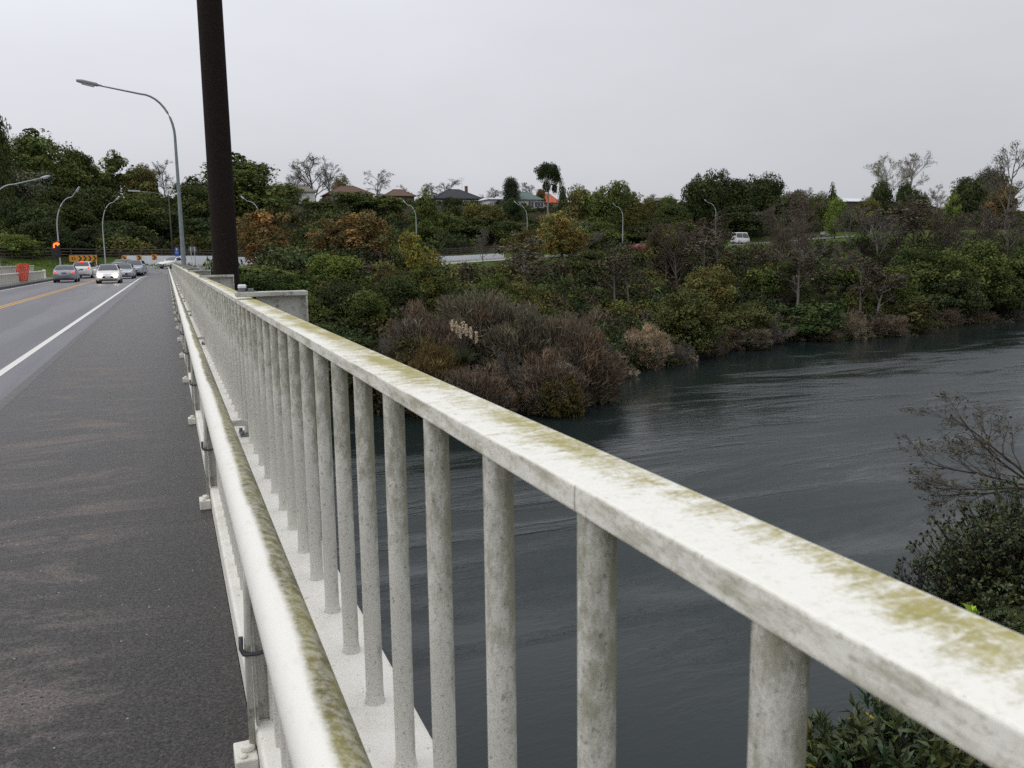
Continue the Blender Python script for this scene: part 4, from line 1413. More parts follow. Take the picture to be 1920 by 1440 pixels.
# ------------------------------------------------------------------ vegetation: leaf cards and branch tubes
def cards(P, N, size, rs, aspect=0.55, lie=0.75, along=None):
    """Leaf-shaped quads at points P whose blades roughly face N."""
    n = len(P)
    N = N + rs.normal(0, lie, (n, 3))
    N /= np.linalg.norm(N, axis=1)[:, None] + 1e-9
    A = rs.normal(0, 1, (n, 3))
    T = np.cross(N, A) if along is None else along + rs.normal(0, 0.42, (n, 3)); T /= np.linalg.norm(T, axis=1)[:, None] + 1e-9
    B = np.cross(N, T); B /= np.linalg.norm(B, axis=1)[:, None] + 1e-9
    s = (size * rs.uniform(0.6, 1.45, n))[:, None]
    w = s * aspect * rs.uniform(0.7, 1.3, n)[:, None]
    sh = rs.uniform(-0.15, 0.15, n)[:, None] * s
    V = np.empty((n, 4, 3))
    V[:, 0] = P - T * s * 0.5
    V[:, 1] = P + B * w * 0.5 + T * sh - N * s * 0.10
    V[:, 2] = P + T * s * 0.5
    V[:, 3] = P - B * w * 0.5 + T * sh - N * s * 0.10
    Fc = np.arange(n * 4).reshape(n, 4)
    return V.reshape(-1, 3), Fc

def sphere_dirs(n, rs, up=0.0):
    D = rs.normal(0, 1, (n, 3))
    D[:, 2] += up
    return D / np.linalg.norm(D, axis=1)[:, None]

def clumped_crown(main, k, sub, per, size, rs, up=0.25, tint=0.17, hue=0.08, shell=0.85, aspect=0.55, squash=0.8, radial=False):
    """main: ellipsoids (cx,cy,cz,rx,ry,rz). k clumps of leaves sit over them, each an uneven tuft."""
    main = np.asarray(main, float)
    vol = main[:, 3] * main[:, 4] + main[:, 4] * main[:, 5]
    pick = rs.choice(len(main), k, p=vol / vol.sum())
    D = sphere_dirs(k, rs, 0.15)
    rr = shell + (1 - shell) * rs.uniform(-2.2, 1, k)
    C = main[pick, :3] + D * main[pick, 3:] * rr[:, None]
    R = rs.uniform(sub[0], sub[1], k)
    n = k * per
    ci = np.repeat(np.arange(k), per)
    d = sphere_dirs(n, rs, up)
    rad_ = R[ci] * (1 - np.abs(rs.normal(0, 0.22, n)))
    P = C[ci] + d * rad_[:, None] * np.array([1, 1, squash])
    al = None
    if radial:
        al = P - np.array([0, 0, -0.15]); al = al / np.linalg.norm(al, axis=1)[:, None]
    V, Fc = cards(P, d * 0.8 + D[ci] * 0.4 if not radial else sphere_dirs(n, rs), size, rs, aspect, 0.75, al)
    tone = np.exp(rs.normal(0, tint, k))[ci] * np.exp(rs.normal(0, 0.13, n))
    hs = rs.normal(0, hue, k)[ci] + rs.normal(0, hue * 0.6, n)
    col = np.stack([tone * (1 + hs), tone, tone * (1 - hs * 0.5)], 1)
    return V, Fc, np.repeat(col, 4, 0)

def tubes(segs, sides=3):
    """segs: (n, 8) p0 p1 r0 r1 -> vertices and quads."""
    S = np.asarray(segs, float)
    n = len(S)
    p0, p1, r0, r1 = S[:, :3], S[:, 3:6], S[:, 6], S[:, 7]
    d = p1 - p0; d /= np.linalg.norm(d, axis=1)[:, None] + 1e-9
    a = np.where(np.abs(d[:, 2:3]) < 0.9, np.array([[0, 0, 1.0]]), np.array([[1.0, 0, 0]]))
    s = np.cross(d, a); s /= np.linalg.norm(s, axis=1)[:, None]
    t = np.cross(d, s)
    V = np.empty((n, 2, sides, 3))
    for k in range(sides):
        an = 2 * math.pi * k / sides
        v = s * math.cos(an) + t * math.sin(an)
        V[:, 0, k] = p0 + v * r0[:, None]
        V[:, 1, k] = p1 + v * r1[:, None]
    Fc = []
    base = np.arange(n)[:, None] * (2 * sides)
    for k in range(sides):
        k2 = (k + 1) % sides
        Fc.append(base + np.array([[k, k2, sides + k2, sides + k]]))
    return V.reshape(-1, 3), np.concatenate(Fc, 0)

def grow(rs, out, p, d, length, r, level, spec):
    """Recursive limb. spec[level] = (children, spread, length ratio, lift, wobble)."""
    nseg = 4 if level < 2 else (3 if level < 3 else 2)
    pts = [np.array(p, float)]
    d = np.array(d, float)
    ch, spread, ratio, lift, wob = spec[level][:5]
    for i in range(nseg):
        d = d + rs.normal(0, wob, 3) + np.array([0, 0, lift])
        d /= np.linalg.norm(d)
        q = pts[-1] + d * length / nseg
        ra = r * (1 - 0.72 * i / nseg); rb = r * (1 - 0.72 * (i + 1) / nseg)
        out.append((level, *pts[-1], *q, ra, rb))
        pts.append(q)
    if level + 1 >= len(spec):
        return
    for c in range(ch):
        u = 0.30 + 0.70 * (c + rs.uniform(0.2, 0.9)) / ch if level > 0 else spec[level][5] + (1 - spec[level][5]) * (c + rs.uniform(0.1, 0.9)) / ch
        u = min(u, 0.999)
        i = min(int(u * nseg), nseg - 1)
        f_ = u * nseg - i
        base = pts[i] * (1 - f_) + pts[i + 1] * f_
        ax = pts[i + 1] - pts[i]; ax /= np.linalg.norm(ax)
        side = rs.normal(0, 1, 3); side -= ax * side.dot(ax); side /= np.linalg.norm(side)
        sp = spread * rs.uniform(0.7, 1.25)
        nd = ax * math.cos(sp) + side * math.sin(sp)
        grow(rs, out, base, nd, length * ratio * rs.uniform(0.7, 1.15) * (1.12 - 0.55 * u), r * (0.55 - 0.2 * u), level + 1, spec)

def branch_meshes(name, seed, spec, r0, trunk_len, split=2, starts=None, leaf=None, sides=3, rmin=0.0012):
    rs = np.random.RandomState(seed)
    out = []
    for (p, d, L_) in (starts(rs) if starts else [((0, 0, 0), (0, 0, 1), trunk_len)]):
        s_ = [tuple(x) + ((0.25,) if i == 0 and len(x) == 5 else ()) for i, x in enumerate(spec)]
        grow(rs, out, p, d, L_, r0, 0, s_)
    A = np.array(out)
    zmax = A[:, 6].max()
    A[:, 1:9] /= zmax
    A[:, 7:9] = np.maximum(A[:, 7:9], rmin)
    big = A[A[:, 0] < split][:, 1:]; small = A[A[:, 0] >= split][:, 1:]
    V, Fc = tubes(big, 6); mb = mesh_np(name + '_limbs', V, Fc, MAT['bark'], smooth=True)
    V, Fc = tubes(small, sides); ms = mesh_np(name + '_twigs', V, Fc, MAT['bark'])
    ml = None
    if leaf:
        tips = A[A[:, 0] >= len(spec) - 1]
        n, size, spread, asp = leaf
        idx = rs.randint(0, len(tips), n)
        P = tips[idx, 4:7] + rs.normal(0, spread, (n, 3))
        V, Fc = cards(P, sphere_dirs(n, rs, 0.6), size, rs, asp)
        tn = np.exp(rs.normal(0, 0.28, n)); hs = rs.normal(0, 0.12, n)
        ml = mesh_np(name + '_leaves', V, Fc, MAT['leaf'], np.repeat(np.stack([tn * (1 + hs), tn, tn * (1 - hs)], 1), 4, 0))
    xy = np.abs(A[:, 4:6]).max()
    return dict(trunk=mb, twigs=ms, leaves=ml, halfw=float(np.percentile(np.hypot(A[:, 4], A[:, 5]), 96)))

def trunk_mesh(name, seed, r=0.03, h=0.6, limbs=7, top=0.9):
    rs = np.random.RandomState(seed)
    out = []
    grow(rs, out, (0, 0, -0.03), (0, 0, 1), h, r, 0, [(limbs, 0.75, 0.6, 0.02, 0.05, 0.35), (3, 0.6, 0.55, 0.08, 0.1), (0, 0, 0, 0.05, 0.1)])
    A = np.array(out)[:, 1:]
    V, Fc = tubes(A, 6)
    return mesh_np(name, V, Fc, MAT['bark'], smooth=True)

PROTO = {}
def leafy(kind, seed, main, k, sub, per, size, up=0.25, trunk=(0.03, 0.6, 7), halfw=0.5, **kw):
    rs = np.random.RandomState(seed)
    k, per, size = int(k * 1.35), int(per * 1.9), size * 0.64
    V, Fc, C = clumped_crown(main, k, sub, per, size, rs, up, **kw)
    V2, F2, C2 = clumped_crown(main, int(k * 0.4), sub, per, size * 1.7, rs, up, **{**kw, 'shell': 0.55})
    Fc = np.concatenate([Fc, F2 + len(V)], 0); V = np.concatenate([V, V2], 0); C = np.concatenate([C, C2], 0)
    V[:, 2] = np.where(V[:, 2] > 0.1, 0.1 + (V[:, 2] - 0.1) * 0.9 / (np.percentile(V[:, 2], 99.7) - 0.1), V[:, 2])
    PROTO[kind] = dict(crown=mesh_np(kind + '_crown', V, Fc, MAT['leaf'], C), trunk=trunk_mesh(kind + '_trunk', seed, *trunk), halfw=halfw)

for i in range(3):
    rs_ = np.random.RandomState(50 + i)
    lob = [(0, 0, 0.52, 0.42, 0.42, 0.40)] + [(rs_.uniform(-.25, .25), rs_.uniform(-.25, .25), rs_.uniform(0.3, 0.75), 0.24, 0.24, 0.2) for _ in range(5)]
    leafy('round%d' % i, 11 + i, lob, 110, (0.08, 0.17), 46, 0.052, shell=0.86)
for i in range(2):
    rs_ = np.random.RandomState(70 + i)
    lob = [(0, 0, 0.38, 0.46, 0.46, 0.34), (0.05, 0, 0.62, 0.36, 0.36, 0.30), (-0.03, 0.02, 0.78, 0.24, 0.24, 0.20)] + [(rs_.uniform(-.3, .3), rs_.uniform(-.3, .3), rs_.uniform(0.2, 0.6), 0.2, 0.2, 0.18) for _ in range(4)]
    leafy('mound%d' % i, 31 + i, lob, 130, (0.07, 0.15), 44, 0.046, shell=0.86)
leafy('cone0', 41, [(0, 0, 0.22, 0.46, 0.46, 0.18), (0, 0, 0.42, 0.36, 0.36, 0.20), (0, 0, 0.62, 0.26, 0.26, 0.18), (0, 0, 0.80, 0.15, 0.15, 0.14), (0, 0, 0.92, 0.07, 0.07, 0.08)], 120, (0.06, 0.13), 40, 0.045, shell=0.82)
leafy('oval0', 43, [(0, 0, 0.50, 0.36, 0.36, 0.44), (0.08, 0, 0.68, 0.28, 0.28, 0.28), (-0.1, 0.1, 0.4, 0.3, 0.3, 0.3)], 100, (0.08, 0.15), 46, 0.05, shell=0.84, halfw=0.42)
leafy('open0', 45, [(0, 0, 0.45, 0.44, 0.44, 0.38), (0.06, 0, 0.74, 0.26, 0.26, 0.24)], 62, (0.06, 0.13), 40, 0.05, shell=0.62, tint=0.30)
leafy('open1', 46, [(0, 0, 0.48, 0.42, 0.42, 0.36), (-0.1, 0.1, 0.74, 0.22, 0.24, 0.24)], 54, (0.05, 0.12), 42, 0.05, shell=0.60, tint=0.30)
leafy('autumn0', 47, [(0, 0, 0.42, 0.48, 0.48, 0.42), (0.1, 0, 0.68, 0.34, 0.34, 0.28), (-0.2, 0.1, 0.4, 0.30, 0.3, 0.36), (0.25, 0, 0.3, 0.25, 0.25, 0.26)], 150, (0.06, 0.12), 38, 0.042, shell=0.80, tint=0.30, hue=0.16)
leafy('autumn1', 48, [(0, 0, 0.42, 0.46, 0.46, 0.42), (-0.1, 0, 0.72, 0.28, 0.28, 0.26), (0.2, -0.1, 0.4, 0.28, 0.28, 0.34), (-0.25, 0.1, 0.3, 0.25, 0.25, 0.26)], 120, (0.06, 0.12), 38, 0.042, shell=0.76, tint=0.30, hue=0.16)
leafy('gum0', 49, [(-0.22, 0, 0.82, 0.27, 0.3, 0.16), (0.24, 0.05, 0.78, 0.26, 0.28, 0.16), (0, 0, 0.88, 0.3, 0.3, 0.11), (-0.05, 0, 0.60, 0.10, 0.10, 0.12), (0.26, 0, 0.56, 0.08, 0.08, 0.10)], 80, (0.07, 0.12), 46, 0.045, shell=0.82, trunk=(0.035, 0.86, 7))
leafy('shrub0', 51, [(0, 0, 0.45, 0.5, 0.5, 0.45), (0.2, 0.1, 0.5, 0.35, 0.35, 0.38), (-0.25, 0, 0.4, 0.3, 0.35, 0.35)], 80, (0.10, 0.20), 42, 0.075, shell=0.85, halfw=0.55)
leafy('shrub1', 52, [(0, 0, 0.42, 0.5, 0.48, 0.42), (0.1, -0.2, 0.6, 0.3, 0.3, 0.32), (-0.2, 0.2, 0.45, 0.35, 0.3, 0.35)], 70, (0.10, 0.22), 44, 0.07, shell=0.80, halfw=0.55)

BARE = [(11, 0.62, 0.62, 0.035, 0.05, 0.18), (6, 0.55, 0.55, 0.05, 0.10), (6, 0.55, 0.55, 0.05, 0.12), (5, 0.6, 0.55, 0.04, 0.14), (0, 0, 0, 0.03, 0.15)]
for i in range(4):
    PROTO['bare%d' % i] = branch_meshes('bare_tree%d' % i, 101 + i, BARE, 0.022, 1.0, leaf=(1500, 0.016, 0.02, 0.4), rmin=0.0014)
TALL = [(12, 0.42, 0.46, 0.07, 0.03, 0.25), (6, 0.45, 0.55, 0.08, 0.08), (4, 0.5, 0.6, 0.06, 0.10), (4, 0.5, 0.55, 0.05, 0.12), (0, 0, 0, 0.04, 0.12)]
for i in range(2):
    PROTO['poplar%d' % i] = branch_meshes('upright_bare_tree%d' % i, 111 + i, TALL, 0.02, 1.0, leaf=(900, 0.010, 0.02, 0.5), rmin=0.0013)
WEEP = [(10, 0.62, 0.5, 0.0, 0.05, 0.3), (6, 0.6, 0.6, -0.06, 0.10), (5, 0.5, 0.75, -0.16, 0.10), (4, 0.4, 0.6, -0.22, 0.10), (0, 0, 0, -0.25, 0.08)]
PROTO['weep0'] = branch_meshes('weeping_bare_tree', 121, WEEP, 0.022, 1.0, leaf=(700, 0.02, 0.015, 0.5))
SLENDER = [(8, 0.75, 0.34, 0.03, 0.06, 0.40), (6, 0.65, 0.6, 0.03, 0.12), (5, 0.6, 0.6, 0.03, 0.14), (4, 0.6, 0.5, 0.03, 0.15), (0, 0, 0, 0.02, 0.15)]
for i in range(2):
    PROTO['slender%d' % i] = branch_meshes('slender_tree%d' % i, 131 + i, SLENDER, 0.015, 1.0, leaf=(1300, 0.024, 0.02, 0.6))
def fan(nst, lean):
    def f_(rs):
        o = []
        for k in range(nst):
            a = 2 * math.pi * k / nst + rs.uniform(-.3, .3)
            le = rs.uniform(0.05, lean)
            o.append(((0.05 * math.cos(a), 0.05 * math.sin(a), -0.05), (math.sin(le) * math.cos(a), math.sin(le) * math.sin(a), math.cos(le)), rs.uniform(0.75, 1.05)))
        return o
    return f_
SCRUB = [(7, 0.5, 0.55, 0.02, 0.08, 0.2), (6, 0.55, 0.55, 0.04, 0.12), (5, 0.55, 0.6, 0.05, 0.14), (0, 0, 0, 0.05, 0.14)]
for i in range(3):
    PROTO['scrub%d' % i] = branch_meshes('scrub%d' % i, 141 + i, SCRUB, 0.010, 1.0, split=1, starts=fan(24, 1.3), rmin=0.0020)
    rs_ = np.random.RandomState(160 + i)
    lob = [(0, 0, 0.30, 0.46, 0.46, 0.62)] + [(rs_.uniform(-.3, .3), rs_.uniform(-.3, .3), rs_.uniform(0.2, 0.5), 0.26, 0.26, 0.34) for _ in range(6)]
    V, Fc, C = clumped_crown(lob, 230, (0.08, 0.17), 100, 0.095, rs_, 0.5, shell=0.82, aspect=0.085, tint=0.22, hue=0.07, radial=True)
    V[:, 2] = V[:, 2] / np.percentile(V[:, 2], 99.6)
    ok = (V.reshape(-1, 4, 3)[:, :, 2].min(1) > -0.1)
    V = V.reshape(-1, 4, 3)[ok].reshape(-1, 3); C = C.reshape(-1, 4, 3)[ok].reshape(-1, 3); Fc = np.arange(len(V)).reshape(-1, 4)
    PROTO['scrub%d' % i]['leaves'] = mesh_np('scrub_sprays', V, Fc, MAT['leaf'], C)
    PROTO['scrub%d' % i]['halfw'] = 0.5
    PROTO['scrub%d' % i]['squeeze'] = 0.62
for i in range(2):
    PROTO['wand%d' % i] = branch_meshes('wand_scrub%d' % i, 151 + i, [(7, 0.42, 0.5, 0.03, 0.10, 0.2), (6, 0.5, 0.6, 0.02, 0.14), (4, 0.5, 0.6, 0.0, 0.16), (0, 0, 0, 0.0, 0.16)], 0.010, 1.0, split=1, starts=fan(22, 1.35), leaf=(3500, 0.026, 0.03, 0.35), rmin=0.0022)

# colours of foliage and bark; leaf tones lifted slightly to stand in for haze
G = dict(dark=(0.063, 0.079, 0.027), deep=(0.050, 0.068, 0.027), mid=(0.090, 0.111, 0.032), light=(0.124, 0.160, 0.038), olive=(0.122, 0.115, 0.038), grey=(0.113, 0.119, 0.075),
         yellow=(0.226, 0.209, 0.047), rust=(0.169, 0.113, 0.043), rustdark=(0.141, 0.102, 0.043), gold=(0.209, 0.169, 0.052), brown=(0.135, 0.118, 0.080), fern=(0.181, 0.249, 0.068), lime=(0.147, 0.198, 0.047),
         redbrown=(0.158, 0.124, 0.088), straw=(0.339, 0.266, 0.175))
BK = dict(dark=(0.055, 0.045, 0.036), grey=(0.17, 0.155, 0.14), pale=(0.30, 0.285, 0.26), brown=(0.115, 0.088, 0.068), purple=(0.128, 0.108, 0.088), sky=(0.17, 0.155, 0.155), straw=(0.22, 0.175, 0.125), red=(0.13, 0.088, 0.068))

def variants(kind):
    return [k for k in PROTO if k.rstrip('0123456789') == kind]
_cnt = {}
def plant(kind, base, h, w, leaf_col, bark_col, label, cat='tree', group=None, name=None, rot=None):
    vs_ = variants(kind)
    i = _cnt.get(kind, 0); _cnt[kind] = i + 1
    pr = PROTO[vs_[i % len(vs_)]]
    nm = name or {'shrub': 'shrub', 'scrub': 'scrub_bush', 'wand': 'scrub_bush', 'bare': 'bare_tree', 'poplar': 'bare_tree', 'weep': 'bare_tree', 'slender': 'slender_tree', 'gum': 'gum_tree', 'cone': 'conical_tree'}.get(kind, 'leafy_tree')
    t = empty(nm, base, rot if rot is not None else (i * 2.399) % 6.283)
    sc = w / (2 * pr['halfw'])
    t.scale = (sc, sc, h)
    tag(t, label, cat, group)
    for part, key, col in (('trunk', 'trunk', bark_col), ('crown', 'crown', leaf_col), ('branches', 'twigs', bark_col), ('leaves', 'leaves', leaf_col)):
        me = pr.get(key)
        if me is None:
            continue
        o = bpy.data.objects.new(part if not (kind in ('scrub', 'wand') and part == 'trunk') else 'stems', me)
        o.color = (*col, 1)
        if pr.get('squeeze') and key in ('trunk', 'twigs'):
            o.scale = (pr['squeeze'], pr['squeeze'], 0.93)
        link(o, t)
    return t

def _ip(x, tab):
    return float(np.interp(x, [a for a, _ in tab], [b for _, b in tab]))
SH_OLD = [(1160, 94), (1250, 98), (1310, 103), (1480, 116), (1600, 121), (1700, 122), (1800, 131), (1920, 136)]
SH_NEW = [(1160, 106), (1250, 113), (1310, 122), (1480, 141), (1600, 144), (1700, 152), (1800, 171), (1920, 180)]
VG_OLD = [(1190, 160), (1400, 178), (1550, 195), (1850, 212)]
VG_NEW = [(1190, 170), (1400, 188), (1550, 209), (1850, 238), (1920, 244)]
WL_OLD = [(1190, 180), (1322, 187), (1400, 189), (1550, 200), (1650, 214), (1800, 205), (1900, 200)]
WL_NEW = [(1190, 187), (1322, 199), (1400, 207), (1550, 229), (1700, 245), (1850, 259), (1920, 264)]
def survey_depth(px, d):
    """Depth on the right half corrected so that plants stand between the true shoreline and the road, or on the hill behind it."""
    if px < 1150:
        return d
    so, sn, vo, vn = _ip(px, SH_OLD), _ip(px, SH_NEW), _ip(px, VG_OLD), _ip(px, VG_NEW)
    if d <= vo:
        return sn + max(d - so, 0.0) / (vo - so) * (vn - sn)
    wo, wn = _ip(px, WL_OLD), _ip(px, WL_NEW)
    if d < wo:
        return vn - 1.0
    return wn + 4.0 + (d - wo)

def T(kind, px, yt, depth, wpx, leaf, bark, label, cat='tree', group=None, hmin=2.5, hmax=24.0, **kw):
    d0 = depth
    depth = survey_depth(px, depth)
    if px >= 1150 and d0 <= _ip(px, VG_OLD):
        # stand it far enough down the slope for its natural proportions
        need = {'bare': 1.05, 'slender': 1.25, 'scrub': 0.55, 'wand': 0.75}.get(kind, 0.85)
        near = _ip(px, SH_NEW) - (2.5 if kind in ('scrub', 'wand') else 0.5)
        if kind in ('scrub', 'wand'):
            depth = min(depth, near + 1.5)
        while depth > near:
            top = at(px, yt, depth)
            if top[2] - ground1(top[0], top[1]) >= need * px_size(wpx, depth):
                break
            depth -= 1.5
    top = at(px, yt, depth)
    g_ = max(ground1(top[0], top[1]), WATER_Z - 0.4)
    h = top[2] - g_ + 0.3
    if h < hmin:
        h = hmin
    if h > hmax:
        h = hmax
    return plant(kind, (top[0], top[1], top[2] - h), h, px_size(wpx, depth), G[leaf] if isinstance(leaf, str) else leaf, BK[bark] if isinstance(bark, str) else bark, label, cat, group, **kw)

# --- left hillside
T('round', -6, 222, 120, 70, 'dark', 'dark', 'dark tree crown cut off by the left edge of the picture, tallest there')
T('bare', 22, 255, 165, 90, 'olive', 'grey', 'pale bare tree between the cut-off crown and the big pointed evergreen')
T('mound', 66, 247, 140, 165, 'mid', 'dark', 'big pointed dark evergreen, highest on the left hillside')
T('oval', 132, 282, 150, 80, 'dark', 'dark', 'narrow dark tree just right of the big pointed evergreen')
T('open', 203, 284, 150, 105, (0.085, 0.10, 0.030), 'grey', 'loose olive tree with gaps of sky in its upper crown on the left hill')
T('oval', 172, 308, 156, 60, 'olive', 'dark', 'small olive tree tucked left of the loose gappy tree')
T('round', 258, 310, 152, 80, 'olive', 'dark', 'rounded brownish-green tree left of the verandah house')
T('bare', 306, 298, 178, 66, 'olive', 'sky', 'thin bare tree above the verandah house beside the tall lamp arm')
T('round', 24, 318, 128, 130, 'grey', 'dark', 'grey-green tree above the left street lamp head')
T('mound', 108, 352, 126, 130, 'dark', 'dark', 'dark tree directly behind the signal lamp post arm')
T('round', 180, 352, 134, 120, 'dark', 'dark', 'dark rounded tree between the two curved lamp posts on the left')
T('round', 252, 362, 137, 110, 'mid', 'dark', 'green tree behind the flat-armed lamp on the left hill')
T('mound', 355, 335, 150, 120, 'dark', 'dark', 'dark tree between the tall street lamp and the thick pole')
T('round', 306, 388, 140, 90, 'deep', 'dark', 'low dark tree behind the tall street lamp shaft')
T('mound', 30, 440, 106, 110, 'light', 'dark', 'bright green shrubby tree on the bank above the orange mesh')
T('round', 92, 410, 112, 90, 'deep', 'dark', 'very dark tree behind the orange signal arrow')
T('round', 215, 415, 128, 110, 'deep', 'dark', 'dark tree above the three small chevron signs')
T('mound', 160, 425, 118, 100, (0.05, 0.06, 0.03), 'dark', 'dull tree behind the long chevron board')
T('round', 60, 372, 116, 110, 'deep', 'dark', 'dark tree under the left street lamp arm')
T('mound', 370, 410, 140, 110, 'deep', 'dark', 'low dark tree behind the grey sign back')
T('mound', 447, 295, 160, 215, 'mid', 'dark', 'huge rounded evergreen directly right of the thick dark pole')
T('bare', 478, 298, 195, 60, 'olive', 'sky', 'bare treetop peeping over the huge evergreen by the pole')
# --- ridge
T('bare', 550, 318, 255, 70, 'brown', 'grey', 'brownish bare tree at the left of the ridge-top group', hmax=12)
T('bare', 590, 292, 256, 100, 'olive', 'grey', 'tallest of the bare trees above the grey-brown roof', hmax=16)
T('poplar', 618, 314, 258, 46, 'olive', 'sky', 'slim bare tree right of the tallest bare one on the ridge', hmax=13)
T('cone', 641, 328, 246, 58, 'olive', 'dark', 'small bushy conifer behind the brown roof with the chimney')
T('weep', 707, 316, 250, 62, 'brown', 'grey', 'bare weeping tree standing alone between the two brown roofs')
T('bare', 755, 346, 262, 50, 'brown', 'sky', 'faint bare tree behind the small brown-roofed house', hmax=8)
T('bare', 830, 338, 258, 90, 'brown', 'sky', 'wide pinkish-grey bare tree behind the charcoal roof', hmax=9)
T('bare', 925, 352, 260, 46, 'brown', 'sky', 'faint bare tree right of the dark chimney', hmax=7)
T('oval', 957, 333, 224, 40, (0.055, 0.066, 0.038), 'dark', 'oval grey-green tree between the flat building and the green roof', hmax=9)
T('bare', 984, 341, 252, 44, 'brown', 'sky', 'bare tree behind the green iron roof', hmax=9)
T('gum', 1027, 306, 214, 56, (0.038, 0.058, 0.022), 'pale', 'umbrella-shaped gum with bare forked trunks, alone against the sky')
T('cone', 1054, 338, 205, 30, 'deep', 'dark', 'narrow dark cypress right of the umbrella-shaped gum', hmax=11)
T('round', 1012, 355, 232, 26, 'rustdark', 'dark', 'small russet tree between green roof and orange roof', hmax=5)
# --- hillside below the houses
hs = 'dark evergreens on the slope below the ridge houses'
T('round', 540, 345, 205, 70, 'mid', 'dark', 'palm-like tufted green tree in front of the grey-brown roof')
T('mound', 590, 378, 195, 110, 'mid', 'dark', 'broad green tree below the white-ended house')
T('round', 692, 362, 190, 140, 'mid', 'dark', 'wide bright-topped evergreen below the brown chimneyed roof')
T('cone', 797, 352, 176, 92, 'mid', 'dark', 'tall pointed green tree left of the charcoal-roofed house')
T('mound', 838, 400, 180, 80, 'mid', 'dark', 'mid-green tree just right of the tall pointed tree')
T('round', 843, 370, 205, 42, 'deep', 'dark', 'small dark round tree hiding the front of the charcoal-roofed house', hmax=6)
T('round', 905, 382, 195, 90, 'olive', 'dark', 'brownish-green tree below the flat pale building')
T('round', 960, 374, 200, 50, 'deep', 'dark', 'dark bush tree in front of the green-roofed house', hmax=7)
T('mound', 880, 410, 182, 110, 'dark', 'dark', 'dark tree mass below the charcoal-roofed house')
T('round', 955, 415, 186, 100, 'dark', 'dark', 'dark tree behind the lamp post with the golden tree')
T('round', 1085, 350, 196, 70, 'olive', 'dark', 'tall olive-brown tree right of the narrow cypress')
T('round', 1133, 344, 192, 90, 'mid', 'dark', 'large rounded evergreen on the skyline right of the orange roof')
T('open', 1152, 340, 205, 40, 'light', 'grey', 'pale wispy treetop poking above the large rounded evergreen', hmax=10)
T('round', 1183, 362, 190, 80, 'olive', 'dark', 'olive tree on the skyline above the lamp post by the red car')
T('mound', 1110, 410, 182, 120, 'mid', 'dark', 'green tree behind the golden autumn tree, on its right')
T('oval', 1216, 372, 205, 40, 'olive', 'dark', 'small olive tree left of the low roof on the ridge', hmax=9)
T('mound', 1262, 384, 186, 90, 'dark', 'dark', 'low dark tree in front of the dull roof left of the tallest evergreen')
T('round', 1625, 372, 205, 60, 'olive', 'dark', 'olive tree in front of the long pale-roofed building')
T('bare', 1222, 363, 240, 50, 'brown', 'sky', 'faint pinkish bare tree on the skyline left of the low roof', hmax=7)
T('oval', 1255, 368, 192, 44, 'mid', 'dark', 'upright green tree in front of the low dull roof')
T('mound', 1200, 420, 184, 120, 'dark', 'dark', 'dark tree mass left of the bare trees over the road')
T('round', 1322, 320, 195, 84, (0.045, 0.060, 0.022), 'dark', 'tallest rounded evergreen on the right half of the skyline')
T('round', 1374, 338, 198, 118, (0.045, 0.060, 0.022), 'dark', 'broad evergreen in the middle of the big rounded skyline clump')
T('round', 1428, 328, 198, 104, (0.045, 0.060, 0.022), 'dark', 'right-hand evergreen of the big rounded skyline clump')
T('mound', 1385, 385, 192, 150, 'deep', 'dark', 'dark lower mass of the big rounded clump above the white van')
T('round', 1268, 410, 186, 90, 'olive', 'dark', 'dull olive tree left of the tallest rounded evergreen')
T('round', 1495, 358, 212, 60, 'brown', 'dark', 'brownish feathery tree right of the big rounded clump')
T('bare', 1530, 352, 245, 60, 'brown', 'sky', 'faint bare tree behind the feathery brown one', hmax=9)
T('cone', 1562, 346, 212, 42, 'deep', 'dark', 'small dark pointed evergreen above the bright green shrub tree')
T('round', 1535, 365, 210, 60, 'mid', 'dark', 'green rounded tree left of the small pointed evergreen')
T('oval', 1568, 372, 200, 40, 'lime', 'dark', 'bright green tree above the grey car')
T('round', 1600, 385, 208, 50, 'dark', 'dark', 'dark low tree right of the bright green tree')
T('round', 1652, 342, 222, 58, 'deep', 'dark', 'dark dome-shaped evergreen left of the pale roof')
T('round', 1702, 342, 228, 46, 'deep', 'dark', 'dark evergreen standing right behind the pale roof', hmax=12)
T('bare', 1664, 288, 256, 84, 'yellow', 'pale', 'tall pale feathery tree rising left behind the domed evergreen', hmax=18)
T('bare', 1710, 286, 258, 74, 'olive', 'pale', 'tall pale bare tree rising right behind the domed evergreen', hmax=18)
T('round', 1730, 357, 224, 30, 'dark', 'dark', 'small dark bush tree right of the pale roof')
T('bare', 1760, 345, 240, 60, 'olive', 'pale', 'pale bare tree between the pale roof and the rounded evergreen on the right')
T('round', 1812, 334, 212, 74, (0.058, 0.072, 0.030), 'dark', 'rounded grey-green evergreen near the right edge of the skyline')
T('open', 1785, 358, 205, 50, 'light', 'dark', 'light green loose tree below the rounded evergreen on the right')
T('round', 1862, 316, 232, 70, (0.07, 0.068, 0.045), 'dark', 'flat-topped dark tree left of the tall bare tree at the right edge')
T('autumn', 1880, 345, 222, 70, 'rustdark', 'dark', 'rust-coloured tree beneath the tall bare one at the right edge')
T('bare', 1896, 262, 205, 110, 'olive', 'grey', 'tallest bare tree, rising at the right edge of the picture', hmax=26)
T('bare', 1835, 385, 198, 120, 'brown', 'purple', 'purplish bare tree below the rounded evergreen near the right edge')
T('bare', 1900, 390, 196, 110, 'brown', 'purple', 'purplish bare tree at the right edge below the rust-coloured one')
